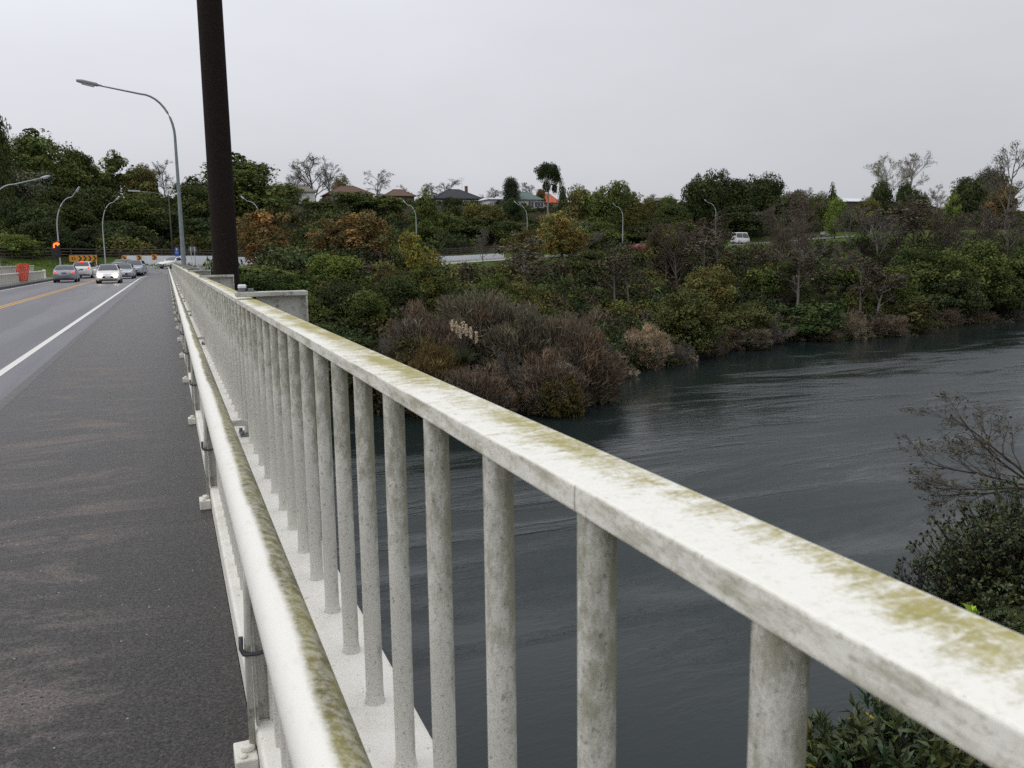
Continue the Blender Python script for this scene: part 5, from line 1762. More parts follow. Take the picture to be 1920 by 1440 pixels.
# --- autumn trees by the road
T('autumn', 486, 393, 112, 140, 'rust', 'dark', 'rust-orange tree immediately right of the thick dark pole')
T('autumn', 660, 400, 118, 172, 'rust', 'dark', 'widest rust-orange autumn tree in front of the white wall')
T('autumn', 610, 430, 116, 90, 'rustdark', 'dark', 'brown-orange tree on the left flank of the widest rust tree')
T('autumn', 1052, 400, 150, 106, 'gold', 'grey', 'golden-yellow autumn tree left of the lamp post by the red car')
T('autumn', 990, 430, 140, 80, (0.14, 0.12, 0.045), 'pale', 'pale olive autumn tree with white branches left of the golden tree')
T('open', 785, 436, 112, 90, 'yellow', 'grey', 'yellow-green tree in front of the white wall with ragged top')
T('mound', 800, 498, 100, 130, (0.085, 0.095, 0.028), 'dark', 'olive-yellow bushy tree at the foot of the ragged yellow-green tree')
T('autumn', 735, 500, 100, 90, (0.085, 0.075, 0.03), 'dark', 'brownish-green tree beneath the widest rust tree')
# --- green shrubs close to the bridge end
T('shrub', 478, 500, 96, 165, 'mid', 'dark', 'green bush showing just right of the thick pole above the railing', 'bush')
T('round', 520, 512, 94, 130, (0.052, 0.078, 0.022), 'dark', 'green bush above the nearest railing bracket plate', 'bush')
T('round', 612, 478, 100, 115, 'light', 'dark', 'bright green round tree in front of the widest rust tree')
T('mound', 560, 545, 90, 110, 'mid', 'dark', 'leafy bush right behind the end of the nearest bracket plate', 'bush')
T('round', 640, 528, 94, 105, (0.05, 0.062, 0.026), 'dark', 'dull green tree in the clump right of the nearest bracket')
T('round', 685, 545, 92, 100, 'mid', 'dark', 'green tree at the right end of the clump above the handrail')
T('mound', 590, 600, 87, 130, 'dark', 'dark', 'dark bush just above the handrail behind the first balusters', 'bush')
T('shrub', 650, 620, 86, 130, 'deep', 'dark', 'dark bush over the handrail left of the brown scrub', 'bush')
T('round', 745, 520, 98, 110, 'dark', 'dark', 'dark green tree left of the brown willow scrub')
T('mound', 920, 515, 104, 110, 'mid', 'dark', 'round green bush tree above the middle of the brown scrub')
T('shrub', 865, 530, 98, 80, 'dark', 'dark', 'dark green bush left of the round green one above the brown scrub', 'bush')
T('mound', 975, 520, 108, 90, 'olive', 'dark', 'olive bush tree right of the round green one above the scrub')
# --- willow scrub on the near corner of the far bank
T('scrub', 905, 552, 88, 200, 'brown', 'purple', 'largest purplish-brown leafless bush above the handrail, in the middle', 'bush')
T('scrub', 800, 575, 84, 150, 'redbrown', 'purple', 'reddish-brown leafless bush left of the pampas plumes', 'bush')
T('scrub', 985, 585, 84, 170, 'brown', 'brown', 'brown leafless bush between the largest bush and the round reddish one', 'bush')
T('scrub', 1082, 592, 84, 165, 'redbrown', 'red', 'round reddish bush overhanging the dark water at the bank corner', 'bush')
T('wand', 950, 640, 80, 120, 'brown', 'grey', 'grey twiggy bush low in front of the brown scrub', 'bush')
T('scrub', 1035, 660, 79, 140, 'redbrown', 'brown', 'brown bush low at the water beneath the round reddish one', 'bush', hmin=3)
T('scrub', 800, 645, 79, 150, 'rustdark', 'brown', 'orange-brown grassy bush just above the handrail', 'bush')
T('shrub', 735, 640, 80, 130, (0.075, 0.065, 0.03), 'dark', 'olive-brown bush above the handrail left of the orange-brown one', 'bush')
T('wand', 730, 600, 80, 100, 'brown', 'grey', 'thin grey bush left of the reddish-brown leafless one', 'bush')
T('scrub', 900, 690, 77, 140, 'redbrown', 'red', 'russet bush at the water just over the handrail', 'bush', hmin=3)
T('shrub', 1050, 700, 77, 90, (0.09, 0.075, 0.025), 'dark', 'yellow-brown low bush at the edge of the dark water', 'bush', hmin=2)
# --- slender and bare trees on the bank
T('slender', 985, 445, 116, 110, (0.11, 0.10, 0.06), 'pale', 'pale-limbed tree with forking white branches above the brown scrub')
T('slender', 1152, 462, 116, 90, (0.09, 0.085, 0.045), 'grey', 'left of a pair of tall thin-trunked trees on the bank')
T('slender', 1178, 478, 117, 80, (0.095, 0.08, 0.05), 'grey', 'right of a pair of tall thin-trunked trees on the bank')
T('bare', 905, 428, 136, 56, 'brown', 'grey', 'small grey bare tree in front of the right end of the white wall')
T('bare', 1294, 416, 152, 90, 'brown', 'purple', 'round-headed bare tree on the bank left of the white van')
T('slender', 1350, 396, 168, 84, (0.075, 0.06, 0.035), 'grey', 'pale-trunked tree hiding the left end of the white van')
T('bare', 1462, 378, 178, 100, 'brown', 'purple', 'broad bare tree just right of the white van')
T('bare', 1508, 362, 182, 90, 'brown', 'brown', 'taller bare tree right of the broad one by the van')
T('bare', 1512, 395, 172, 90, 'brown', 'brown', 'bare tree between the two by the white van and the grey car')
T('bare', 1592, 385, 188, 74, 'brown', 'grey', 'bare tree left of the lamp post on the grass verge')
T('bare', 1690, 365, 192, 110, 'brown', 'brown', 'wide bare tree right of the lamp post below the pale roof')
T('bare', 1745, 375, 190, 110, 'brown', 'brown', 'bare tree with a leaning pale limb below the pale bare tree')
T('slender', 1500, 470, 150, 100, (0.08, 0.07, 0.04), 'grey', 'thin grey tree in the middle of the bank under the broad bare tree')
T('slender', 1620, 480, 148, 100, (0.085, 0.07, 0.045), 'grey', 'thin grey tree low on the bank under the lamp post')
T('slender', 1650, 500, 146, 90, (0.08, 0.068, 0.045), 'pale', 'leaning pale thin tree low on the bank, right one of two')
T('slender', 1420, 455, 152, 80, (0.08, 0.068, 0.04), 'grey', 'thin grey tree below the white van')
T('bare', 1578, 456, 160, 90, 'brown', 'grey', 'grey leafless tree on the bank directly below the grey car')
T('round', 1246, 432, 150, 92, 'olive', 'dark', 'bushy olive tree right of the red car')
T('mound', 1110, 470, 140, 100, (0.07, 0.08, 0.03), 'dark', 'bushy green tree between the golden tree and the thin-trunked pair')
T('round', 1440, 490, 140, 90, 'mid', 'dark', 'green bush tree with a bright top in the middle of the bank')
T('open', 1590, 474, 158, 90, 'light', 'dark', 'bright green low tree in the middle of the right bank')
T('mound', 1725, 450, 166, 120, 'dark', 'dark', 'dark evergreen on the bank right of the grass verge')
T('round', 1690, 500, 150, 120, 'mid', 'dark', 'rounded dark-green tree in the middle of the right bank')
T('round', 1765, 470, 160, 120, 'mid', 'dark', 'green tree below the grassy strip near the right edge')
T('mound', 1840, 450, 164, 150, 'mid', 'dark', 'broad green tree under the grassy strip near the right edge')
T('round', 1905, 470, 158, 110, 'dark', 'dark', 'dark green tree at the right edge above the river')
T('mound', 1790, 515, 146, 140, 'deep', 'dark', 'deep green tree low on the right bank')
T('round', 1880, 520, 146, 120, 'dark', 'dark', 'dark tree low at the right edge above the shoreline')
T('round', 1330, 500, 134, 110, 'olive', 'dark', 'olive-brown bush tree below the round-headed bare tree')
T('mound', 1290, 545, 118, 150, (0.085, 0.09, 0.03), 'dark', 'large yellowish-green bush in the middle of the bank')
T('round', 1400, 570, 122, 110, (0.075, 0.082, 0.028), 'dark', 'olive bush right of the large yellowish-green one')
# --- the row along the river side of the road
rv = random.Random(12)
vg = [(1010, 158), (1075, 160), (1095, 156), (1268, 160), (1270, 150), (1318, 168), (1475, 170), (1480, 176), (1655, 190), (1720, 196), (1775, 200), (1800, 190),
      (1250, 140), (1350, 150), (1490, 150), (1480, 156)]
for i, (px, dp) in enumerate(vg):
    k_ = ('bare', 'slender', 'bare', 'bare')[i % 4]
    T(k_, px, rv.uniform(408, 452) - (px > 1500) * 22 - (px > 1700) * 12, dp, rv.uniform(75, 110), (0.105, 0.090, 0.058), ('brown', 'purple', 'grey')[i % 3],
      'brown leafless tree in the mixed row along the river side of the road', 'tree', 'leafless trees along the river side of the road', hmax=14)
# --- shoreline scrub
sl = [(1205, 612, 96, 90, 'straw', 'straw', 'straw-coloured twiggy bush at the waterline right of the round reddish one'),
      (1262, 628, 99, 90, 'brown', 'grey', 'grey-brown bush at the waterline beside the straw-coloured one'),
      (1325, 618, 104, 100, 'brown', 'purple', 'brown bush at the waterline, third from the round reddish one'),
      (1392, 610, 110, 100, 'brown', 'brown', 'brown bush overhanging the water below the olive bush'),
      (1437, 588, 114, 110, 'brown', 'grey', 'large grey twiggy bush at the small green spit'),
      (1600, 575, 122, 80, 'straw', 'straw', 'pale straw bush at the water, largest of the right shoreline'),
      (1660, 592, 121, 90, 'redbrown', 'straw', 'fallen-looking straw scrub at the water right of the pale straw bush'),
      (1715, 580, 123, 90, 'redbrown', 'brown', 'brown scrub at the water below the deep green tree'),
      (1775, 572, 130, 90, 'redbrown', 'red', 'reddish scrub at the last corner of the far shoreline'),
      (1545, 612, 116, 60, 'redbrown', 'brown', 'low brown scrub at the water left of the pale straw bush'),
      (1845, 580, 134, 90, 'redbrown', 'straw', 'pale brown scrub low at the water near the right edge'),
      (1905, 576, 136, 80, 'brown', 'grey', 'grey scrub at the water at the right edge')]
for i, (px, yt, dp, wp, lf, bk_, lb_) in enumerate(sl):
    T('wand' if i % 3 else 'scrub', px, yt, dp, wp, lf, bk_, lb_, 'bush', 'twiggy bushes along the far waterline', hmin=1.2)
T('shrub', 1700, 560, 126, 110, (0.085, 0.085, 0.032), 'dark', 'olive bush behind the straw scrub on the right shoreline', 'bush')
T('shrub', 1520, 570, 124, 130, (0.060, 0.084, 0.030), 'dark', 'green creeper-covered bush above the small spit', 'bush')
T('shrub', 1480, 605, 118, 90, (0.070, 0.095, 0.030), 'dark', 'green low bush right on the small spit', 'bush', hmin=1.5)

# --- tree ferns and pampas
def tree_fern(px, yt, depth, wpx, label):
    rs = np.random.RandomState(int(px))
    depth = survey_depth(px, depth)
    c = at(px, yt, depth); g_ = ground1(c[0], c[1])
    t = empty('tree_fern', (c[0], c[1], g_)); tag(t, label, 'tree fern', 'tree ferns on the far bank')
    h = max(c[2] - g_ - 0.4, 1.5); R = px_size(wpx, depth) / 2
    MB().tube([(0, 0, -0.2), (0.05, 0, h)], [0.16, 0.10], 8).build('trunk', MAT['timber'], t)
    V, Fs = [], []
    for k in range(13):
        a = 2 * math.pi * k / 13 + rs.uniform(-.15, .15); up = rs.uniform(0.35, 0.75)
        prev = None
        for s in range(9):
            u = s / 8
            r = R * u
            z = h + R * (up * u - 0.85 * u * u)
            w = 0.30 * R * math.sin(math.pi * min(1, 0.12 + 0.88 * u)) * (1 - 0.3 * u)
            c_, s_ = math.cos(a), math.sin(a)
            p = np.array([r * c_, r * s_, z]); q = np.array([-s_, c_, 0])
            if s > 0:
                for sg in (1, -1):
                    b = len(V)
                    V += [p0, p0 * 0.6 + p * 0.4, p + q * sg * w + np.array([0, 0, -0.12 * w]), p + q * sg * w * 0.8 + (p - p0) * 0.3]
                    Fs.append((b, b + 1, b + 3, b + 2))
            p0 = p
    o = link(bpy.data.objects.new('fronds', mesh_np('fronds', np.array(V), np.array(Fs), MAT['leaf'], np.ones((len(V), 3)))), t)
    o.color = (0.16, 0.23, 0.065, 1)
tree_fern(1242, 522, 130, 40, 'bright green tree fern with spread fronds in the middle of the bank')
tree_fern(1222, 538, 124, 50, 'dull green tree fern just left of the bright spread one')
tree_fern(1402, 540, 134, 34, 'small yellow-lime tree fern below the white van')
tree_fern(1838, 520, 140, 40, 'pale tree fern under the broad green tree near the right edge')

def pampas():
    rs = np.random.RandomState(9)
    base = at(868, 640, 80)
    t = empty('pampas_grass', (base[0], base[1], base[2] - 2.2)); tag(t, 'clump of pampas grass with cream plumes among the brown scrub', 'pampas grass')
    segs = []
    for k in range(220):
        a = rs.uniform(0, 6.28); l = rs.uniform(1.2, 2.6); le = rs.uniform(0.2, 0.9)
        p = np.array([0, 0, 0.0]); d = np.array([math.sin(le) * math.cos(a), math.sin(le) * math.sin(a), math.cos(le)])
        for s in range(4):
            q = p + d * l / 4
            segs.append((*p, *q, 0.025 * (1 - s / 5), 0.025 * (1 - (s + 1) / 5)))
            d = d + np.array([0, 0, -0.28]); d /= np.linalg.norm(d); p = q
    V, Fs = tubes(segs, 3)
    o = link(bpy.data.objects.new('leaves', mesh_np('pampas_leaves', V, Fs, MAT['leaf'], np.ones((len(V), 3)))), t); o.color = (0.075, 0.09, 0.045, 1)
    ux = np.array([0.928, -0.372, 0])
    for px, py in ((848, 610), (856, 614), (868, 613), (874, 619), (883, 624), (893, 632), (862, 622)):
        w = at(px, py, 80) - np.array([base[0], base[1], base[2] - 2.2])
        n = 130
        u = rs.uniform(-1, 1, n)
        P = w + np.stack([rs.normal(0, 0.09, n) * (1 - u * u * 0.5), rs.normal(0, 0.09, n), u * 0.55], 1)
        V, Fs = cards(P, np.tile([[0, -1.0, 0.3]], (n, 1)), 0.16, rs, 0.35)
        o = link(bpy.data.objects.new('plume', mesh_np('plume', V, Fs, MAT['leaf'], np.repeat(np.exp(rs.normal(0, .15, n))[:, None] * np.ones((1, 3)), 4, 0))), t)
        o.color = (0.62, 0.50, 0.36, 1)
        MB().tube([(0, 0, 0), (w[0] * 0.6, w[1] * 0.6, w[2] * 0.7), tuple(w)], 0.018, 5).build('stem', MAT['timber'], t)
pampas()

# --- uncountable cover on the slopes
def in_view(x, y, m=0.06):
    a = np.arctan2(x, y)
    return (a > -0.20 - m) & (a < 0.94 + m)

def cover(name, n_blob, region, rad_rng, per, size, palette, rs, lift=0.25, squash=0.8):
    Cs, Rs, Ks = [], [], []
    while len(Cs) < n_blob:
        X = rs.uniform(-60, 330, 4000); Y = rs.uniform(74, 300, 4000)
        tw, _ = poly_dist(FAR_WALL, X, Y); ts, _ = poly_dist(SHORE, X, Y)
        ok = region(X, Y, tw, ts) & in_view(X, Y)
        # nearer slopes get more of it
        ok &= rs.uniform(0, 1, 4000) < np.clip(120 / np.hypot(X, Y), 0.25, 1)
        for x, y in zip(X[ok], Y[ok]):
            r = rs.uniform(*rad_rng)
            Cs.append((x, y, ground1(x, y) + r * lift)); Rs.append(r); Ks.append(rs.randint(len(palette)))
            if len(Cs) >= n_blob:
                break
    Cs = np.array(Cs); Rs = np.array(Rs); pal = np.array(palette)[Ks] * np.exp(rs.normal(0, 0.18, len(Ks)))[:, None]
    # every plant is several tufts
    m = 7
    ci = np.repeat(np.arange(len(Cs)), m)
    D = sphere_dirs(len(ci), rs, 0.5); D[:, 2] = np.abs(D[:, 2])
    C2 = Cs[ci] + D * Rs[ci][:, None] * 0.62 * np.array([1, 1, squash]); R2 = Rs[ci] * rs.uniform(0.34, 0.6, len(ci))
    n = len(ci) * per
    ti = np.repeat(np.arange(len(ci)), per)
    d = sphere_dirs(n, rs, 0.45)
    P = C2[ti] + d * (R2[ti] * (1 - np.abs(rs.normal(0, 0.2, n))))[:, None]
    V, Fc = cards(P, d, size, rs, 0.6)
    tn = np.exp(rs.normal(0, 0.16, len(ci)))[ti] * np.exp(rs.normal(0, 0.18, n))
    col = pal[ci][ti] * tn[:, None]
    o = link(bpy.data.objects.new(name, mesh_np(name, V, Fc, MAT['leaf'], np.repeat(col, 4, 0))))
    o['kind'] = 'stuff'
    o.color = (1, 1, 1, 1)
    return o
rsc = np.random.RandomState(77)
bankpal = [G['dark'], G['deep'], G['mid'], G['olive'], (0.05, 0.06, 0.024), (0.045, 0.066, 0.03), (0.075, 0.062, 0.040), (0.060, 0.050, 0.034)]
o = cover('bank_undergrowth', 1250, lambda X, Y, tw, ts: (ts > 1.0) & (tw < np.where(X > 105, -25.0, -20.5)) & ~((X > 36) & (X < 66) & (tw > -27)) & ~((X > -16) & (X < 5.5) & (Y > 84)), (1.4, 3.1), 50, 0.36, bankpal, rsc)
o['label'] = 'dense green and brown undergrowth covering the far river bank'
o = cover('waterside_scrub', 330, lambda X, Y, tw, ts: (ts > -1.2) & (ts < 4.5) & (X > 20), (0.8, 1.7), 46, 0.30, [(0.11, 0.085, 0.06), (0.13, 0.10, 0.07), (0.085, 0.075, 0.04), (0.07, 0.075, 0.03), (0.15, 0.12, 0.085)], rsc, 0.3, 0.75)
o['label'] = 'brown tangled scrub and dead reeds along the far waterline'
hillpal = [G['dark'], G['deep'], G['mid'], (0.048, 0.058, 0.024), (0.040, 0.056, 0.026), G['olive']]
o = cover('hillside_foliage', 520, lambda X, Y, tw, ts: (tw > 4.5) & (tw < 38), (1.8, 3.6), 60, 0.42, hillpal, rsc, 0.25, 0.85)
o['label'] = 'dark evergreen growth covering the slope behind the road'
o = cover('slope_shrubbery', 420, lambda X, Y, tw, ts: (tw > 34) & (tw < 66), (0.9, 1.7), 44, 0.36, hillpal, rsc, 0.15, 0.7)
o['label'] = 'low scrub on the upper slope beneath the houses'
def grass_tufts():
    rs = np.random.RandomState(21)
    X = rs.uniform(-30, 260, 140000); Y = rs.uniform(84, 215, 140000)
    tw, _ = poly_dist(FAR_WALL, X, Y); ts, _ = poly_dist(SHORE, X, Y)
    ok = (((tw < -13.5) & (tw > -24) & (ts > 4)) | ((X < -10.8) & (tw < 3) & (tw > -26) & (Y > 86))) & in_view(X, Y)
    X, Y = X[ok], Y[ok]
    P = np.stack([X, Y, ground(X, Y) + 0.08], 1)
    n = len(P)
    V, Fc = cards(P, np.tile([[0.3, -0.6, 0.5]], (n, 1)), 0.28, rs, 0.3)
    tn = np.exp(rs.normal(0, 0.25, n))
    col = np.array([[0.085, 0.125, 0.028]]) * tn[:, None]
    o = link(bpy.data.objects.new('grass', mesh_np('grass', V, Fc, MAT['leaf'], np.repeat(col, 4, 0))))
    o['kind'] = 'stuff'; o['label'] = 'rough green grass on the road verges'
    o.color = (1, 1, 1, 1)
grass_tufts()

# --- plants on the near bank, close under the railing
def blade_leaf(n, P, Dr, Nn, Ln, W, rs):
    """Pointed leaves folded on the midrib: six vertices, four faces as quads."""
    Dr = Dr / (np.linalg.norm(Dr, axis=1)[:, None] + 1e-9)
    S = np.cross(Dr, Nn); S /= np.linalg.norm(S, axis=1)[:, None] + 1e-9
    U = np.cross(S, Dr)
    L_, W_ = Ln[:, None], W[:, None]
    V = np.empty((n, 6, 3))
    V[:, 0] = P
    V[:, 1] = P + Dr * L_ * 0.45 + S * W_ * 0.5 + U * W_ * 0.16
    V[:, 2] = P + Dr * L_ * 0.5 - U * L_ * 0.03
    V[:, 3] = P + Dr * L_ * 0.45 - S * W_ * 0.5 + U * W_ * 0.16
    V[:, 4] = P + Dr * L_ - U * L_ * 0.16
    V[:, 5] = P + Dr * L_ * 0.5 - U * L_ * 0.03
    b = (np.arange(n) * 6)[:, None]
    Fc = np.concatenate([b + np.array([[0, 1, 2, 3]]) * 1, b + np.array([[1, 4, 3, 2]])], 0)
    return V.reshape(-1, 3), Fc

def rosette_bush(px, py, depth, rx, rz, n_ros, leaf, wid, label, color, seed, name='broadleaf_shrub', per=9, z_base=None):
    rs = np.random.RandomState(seed)
    c = at(px, py, depth)
    gz = float(near_ground(np.array([c[0]]), np.array([c[1]]))[0])
    t = empty(name, (c[0], c[1], gz)); tag(t, label, 'shrub')
    cz = c[2] - gz
    D = sphere_dirs(n_ros, rs, 0.35)
    rr = rs.uniform(0.62, 1.06, n_ros) * (1 + 0.14 * np.sin(D[:, 0] * 9 + D[:, 1] * 7))
    C = D * rr[:, None] * np.array([rx, rx, rz]) + np.array([0, 0, cz])
    ax = D * 0.7 + np.array([0, 0, 0.7]) + rs.normal(0, 0.25, (n_ros, 3)); ax /= np.linalg.norm(ax, axis=1)[:, None]
    ci = np.repeat(np.arange(n_ros), per)
    n = len(ci)
    side = rs.normal(0, 1, (n, 3)); side -= ax[ci] * (side * ax[ci]).sum(1)[:, None]; side /= np.linalg.norm(side, axis=1)[:, None]
    out = rs.uniform(0.15, 0.95, n)[:, None]
    Dr = ax[ci] * (1 - out * 0.8) + side * out
    V, Fc = blade_leaf(n, C[ci] + Dr * 0.02 - ax[ci] * rs.uniform(0, leaf * 0.8, n)[:, None], Dr, ax[ci] + rs.normal(0, .2, (n, 3)), leaf * rs.uniform(0.7, 1.25, n), wid * rs.uniform(0.75, 1.25, n), rs)
    tn = np.exp(rs.normal(0, 0.25, n_ros))[ci] * np.exp(rs.normal(0, 0.15, n))
    hs = rs.normal(0, 0.12, n_ros)[ci]
    col = np.stack([tn * (1 + hs), tn, tn * (1 - hs)], 1)
    yel = rs.uniform(0, 1, n) < 0.012
    col[yel] *= np.array([6, 3.6, 1.0])
    o = link(bpy.data.objects.new('leaves', mesh_np(name + '_leaves', V, Fc, MAT['leaf_near'], np.repeat(col, 6, 0))), t); o.color = (*color, 1)
    segs = []
    for k in range(0, n_ros, 2):
        p0 = np.array([rs.normal(0, 0.2), rs.normal(0, 0.2), cz * 0.35]); p1 = C[k] * np.array([0.5, 0.5, 1]) * np.array([1, 1, 0.8]) + np.array([0, 0, 0.0]); p2 = C[k]
        m_ = (p0 + p1) / 2 + rs.normal(0, 0.12, 3)
        for a, b, r0, r1 in ((p0, m_, 0.03, 0.02), (m_, p1, 0.02, 0.012), (p1, p2, 0.012, 0.005)):
            segs.append((*a, *b, r0, r1))
    segs.append((0, 0, -0.3, 0, 0, cz * 0.38, 0.10, 0.06))
    V, Fs = tubes(segs, 5)
    o = link(bpy.data.objects.new('stems', mesh_np(name + '_stems', V, Fs, MAT['bark'], smooth=True)), t); o.color = (*BK['dark'], 1)
    return t
rosette_bush(1690, 1500, 9.0, 0.95, 1.05, 420, 0.17, 0.055, 'glossy long-leaved shrub growing up beneath the nearest stretch of handrail', (0.062, 0.088, 0.030), 5)
rosette_bush(1560, 1480, 9.6, 0.55, 0.7, 150, 0.17, 0.055, 'smaller long-leaved shrub left of the larger one beneath the handrail', (0.058, 0.084, 0.032), 6)
rosette_bush(1965, 1165, 14.0, 2.0, 2.0, 9500, 0.075, 0.040, 'dense dark small-leaved bush rising at the right edge beyond the handrail', (0.046, 0.060, 0.020), 7, 'dense_bush', 7)
rosette_bush(1822, 1150, 10.0, 0.06, 0.10, 3, 0.12, 0.06, 'single fresh lime-green sprig poking up over the handrail edge', (0.22, 0.36, 0.035), 8, 'leafy_sprig', 6)

def fern(px, py, depth, label):
    rs = np.random.RandomState(3)
    c = at(px, py, depth)
    t = empty('fern', tuple(c)); tag(t, label, 'fern')
    V, Fs = [], []
    for k in range(7):
        a = rs.uniform(2.2, 4.6); up = rs.uniform(0.35, 1.0); R = rs.uniform(0.5, 0.75)
        c_, s_ = math.cos(a), math.sin(a)
        for s in range(19):
            u = s / 18
            p = np.array([R * u * c_, R * u * s_, R * (up * u - 0.7 * u * u)]); q = np.array([-s_, c_, 0])
            w = 0.11 * math.sin(math.pi * min(1, 0.15 + 0.85 * u)); dr = np.array([c_, s_, up - 1.4 * u]); dr /= np.linalg.norm(dr)
            for sg in (1, -1):
                b = len(V)
                tip = p + q * sg * w + dr * w * 0.45 - np.array([0, 0, w * 0.25])
                V += [p, (p + tip) / 2 + dr * 0.008, tip, (p + tip) / 2 - dr * 0.008]
                Fs.append((b, b + 1, b + 2, b + 3))
    o = link(bpy.data.objects.new('fronds', mesh_np('fern_fronds', np.array(V), np.array(Fs), MAT['leaf'], np.ones((len(V), 3)))), t)
    o.color = (0.045, 0.062, 0.022, 1)
fern(1925, 1150, 11.0, 'arching dark fern at the right edge just above the handrail')

# half-bare tree leaning over the water at the right edge
LEFT = np.array([-0.93, 0.37, 0.0]); UP = np.array([0, 0, 1.0]); BACK = np.array([0.37, 0.93, 0.0])
def river_limbs(rs):
    o = []
    for l, u, b, ln in ((0.85, 0.60, 0.1, 1.0), (0.98, 0.12, -0.2, 1.0), (0.42, 0.90, 0.2, 1.02), (0.95, 0.38, 0.3, 0.95), (-0.3, 0.9, 0.1, 0.95), (0.9, -0.18, 0.1, 0.75), (-0.7, 0.6, -0.2, 0.8)):
        d_ = LEFT * l + UP * u + BACK * b
        o.append(((0, 0, 0), tuple(d_ / np.linalg.norm(d_)), ln))
    return o
NB = branch_meshes('riverside_tree', 171, [(9, 0.55, 0.52, 0.03, 0.12, 0.15), (5, 0.6, 0.58, 0.03, 0.16), (4, 0.6, 0.6, 0.02, 0.18), (3, 0.6, 0.6, 0.0, 0.18), (0, 0, 0, 0.0, 0.16)], 0.0150, 1.0, split=1, starts=river_limbs, leaf=(1100, 0.024, 0.014, 0.6), rmin=0.0012)
def near_tree():
    b = at(1946, 915, 17.5)
    top = at(1900, 748, 17.5)
    h = top[2] - b[2] + 0.15
    t = empty('riverside_tree', tuple(b))
    t.scale = (h * 1.5, h * 1.5, h * 1.06)
    tag(t, 'half-bare tree with sparse brown leaves spreading over the river at the right edge', 'tree')
    for part, key, col in (('limbs', 'trunk', BK['dark']), ('branches', 'twigs', (0.115, 0.100, 0.086)), ('leaves', 'leaves', (0.100, 0.086, 0.054))):
        o = link(bpy.data.objects.new(part, NB[key]), t); o.color = (*col, 1)
    gz = float(near_ground(np.array([b[0]]), np.array([b[1]]))[0])
    MB().tube([(0.5, -0.3, (gz - b[2]) / h - 0.1), (0.2, -0.1, (gz - b[2]) / h * 0.4), (0, 0, 0.02)], [0.06, 0.045, 0.03], 8).build('trunk', MAT['timber'], t)
near_tree()
T2 = PROTO['wand0']
def near_scrub():
    c = at(1720, 1060, 15.0)
    t = empty('scrub_bush', (c[0], c[1], c[2] - 1.3), 1.0); t.scale = (0.8, 0.8, 1.5)
    tag(t, 'wispy leafless bush between the river and the dense dark bush', 'bush')
    for part, key, col in (('stems', 'trunk', BK['dark']), ('branches', 'twigs', (0.06, 0.05, 0.045))):
        o = link(bpy.data.objects.new(part, T2[key]), t); o.color = (*col, 1)
near_scrub()
# ------------------------------------------------------------------ overcast daylight
w = bpy.data.worlds.new('World')
SC.world = w
w.use_nodes = True
nt = w.node_tree
bg = nt.nodes['Background']
SUN_EL, SUN_AZ = rad(52), rad(-75)         # azimuth from +Y towards +X
sky = nt.nodes.new('ShaderNodeTexSky')
sky.sky_type = 'NISHITA'
sky.sun_disc = False
sky.sun_elevation = SUN_EL
sky.sun_rotation = SUN_AZ
sky.air_density = 1.0; sky.dust_density = 4.0; sky.ozone_density = 1.0
hsv = nt.nodes.new('ShaderNodeHueSaturation'); hsv.inputs['Saturation'].default_value = 0.10
nt.links.new(sky.outputs[0], hsv.inputs['Color'])
tc = nt.nodes.new('ShaderNodeTexCoord')
sx = nt.nodes.new('ShaderNodeSeparateXYZ'); nt.links.new(tc.outputs['Generated'], sx.inputs[0])
def M(op, a, b):
    nd = nt.nodes.new('ShaderNodeMath'); nd.operation = op
    for i, x in enumerate((a, b)):
        if isinstance(x, (int, float)): nd.inputs[i].default_value = x
        else: nt.links.new(x, nd.inputs[i])
    return nd.outputs[0]
zz = M('MAXIMUM', sx.outputs['Z'], 0.0)
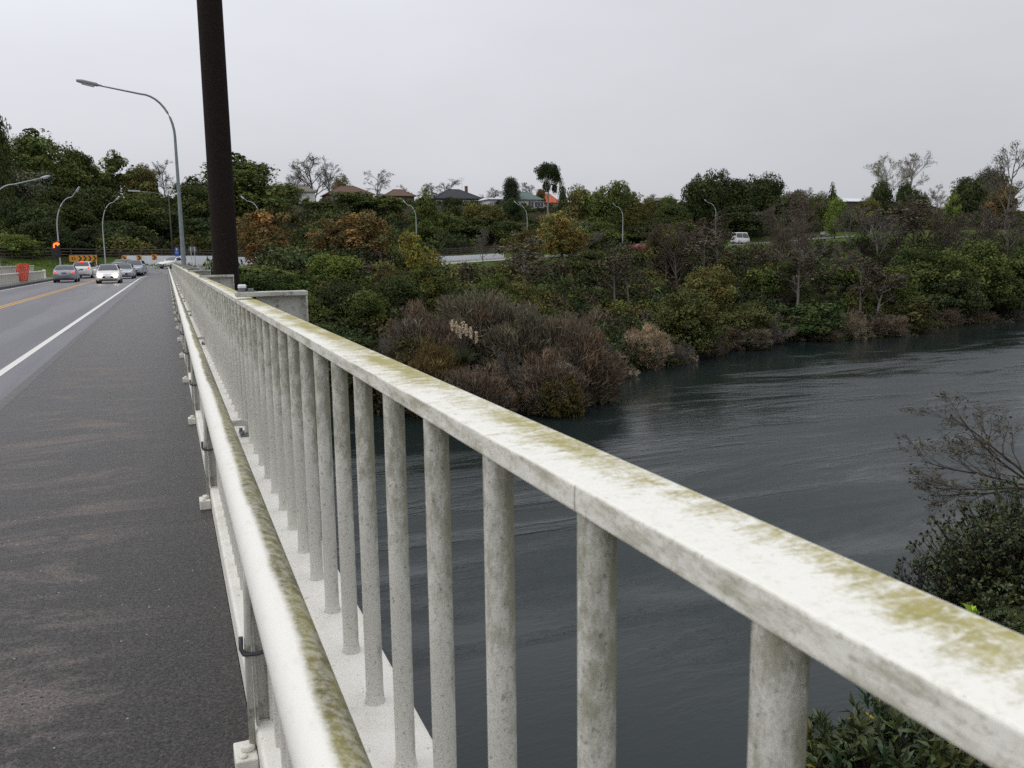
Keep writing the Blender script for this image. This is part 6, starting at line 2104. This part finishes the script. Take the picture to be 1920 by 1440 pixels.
# cloud layer: standard overcast brightening towards the zenith, brighter on the western side
cl = M('ADD', 7.0, M('MULTIPLY', zz, 7.2))
cl = M('ADD', cl, M('MULTIPLY', sx.outputs['X'], -1.5))
ns = nt.nodes.new('ShaderNodeTexNoise'); ns.inputs['Scale'].default_value = 2.2; ns.inputs['Detail'].default_value = 5
mp = nt.nodes.new('ShaderNodeMapping'); mp.inputs['Scale'].default_value = (1, 1, 2.6)
nt.links.new(tc.outputs['Generated'], mp.inputs[0]); nt.links.new(mp.outputs[0], ns.inputs['Vector'])
cl = M('MULTIPLY', cl, M('ADD', 0.83, M('MULTIPLY', ns.outputs['Fac'], 0.34)))
cmb = nt.nodes.new('ShaderNodeCombineColor')
nt.links.new(M('MULTIPLY', cl, 0.960), cmb.inputs[0]); nt.links.new(M('MULTIPLY', cl, 0.982), cmb.inputs[1]); nt.links.new(M('MULTIPLY', cl, 1.050), cmb.inputs[2])
mx = nt.nodes.new('ShaderNodeMix'); mx.data_type = 'RGBA'; mx.inputs[0].default_value = 0.85
nt.links.new(hsv.outputs[0], mx.inputs[6]); nt.links.new(cmb.outputs[0], mx.inputs[7])
nt.links.new(mx.outputs[2], bg.inputs['Color'])
bg.inputs['Strength'].default_value = 0.10

sd = bpy.data.lights.new('sun', 'SUN')
sd.energy = 0.6
sd.angle = rad(35)
sd.color = (1.0, 0.96, 0.88)
so = bpy.data.objects.new('sun', sd)
dirv = Vector((math.sin(SUN_AZ) * math.cos(SUN_EL), math.cos(SUN_AZ) * math.cos(SUN_EL), math.sin(SUN_EL)))
so.rotation_euler = dirv.to_track_quat('Z', 'Y').to_euler()
so.location = (-20, -10, 40)
COL.objects.link(so)

# ------------------------------------------------------------------ camera
cd = bpy.data.cameras.new('camera')
cd.sensor_width = 36.0
cd.lens = 36.0 * F / 1920.0
cd.clip_start = 0.05
cd.clip_end = 8000
cd.dof.use_dof = True
cd.dof.focus_distance = 9.0
cd.dof.aperture_fstop = 12.0
co = bpy.data.objects.new('camera', cd)
X_, Y_, Z_ = ROT @ np.array([1, 0, 0]), ROT @ np.array([0, -1, 0]), ROT @ np.array([0, 0, -1])
co.matrix_world = Matrix(((X_[0], Y_[0], Z_[0], CAM[0]), (X_[1], Y_[1], Z_[1], CAM[1]), (X_[2], Y_[2], Z_[2], CAM[2]), (0, 0, 0, 1)))
COL.objects.link(co)
SC.camera = co
SC.view_settings.view_transform = 'Standard'
SC.view_settings.look = 'None'
SC.view_settings.exposure = 0.0
SC.view_settings.gamma = 1.0
SC.cycles.use_denoising = False
SC.cycles.max_bounces = 6
SC.cycles.diffuse_bounces = 3
SC.cycles.transparent_max_bounces = 4
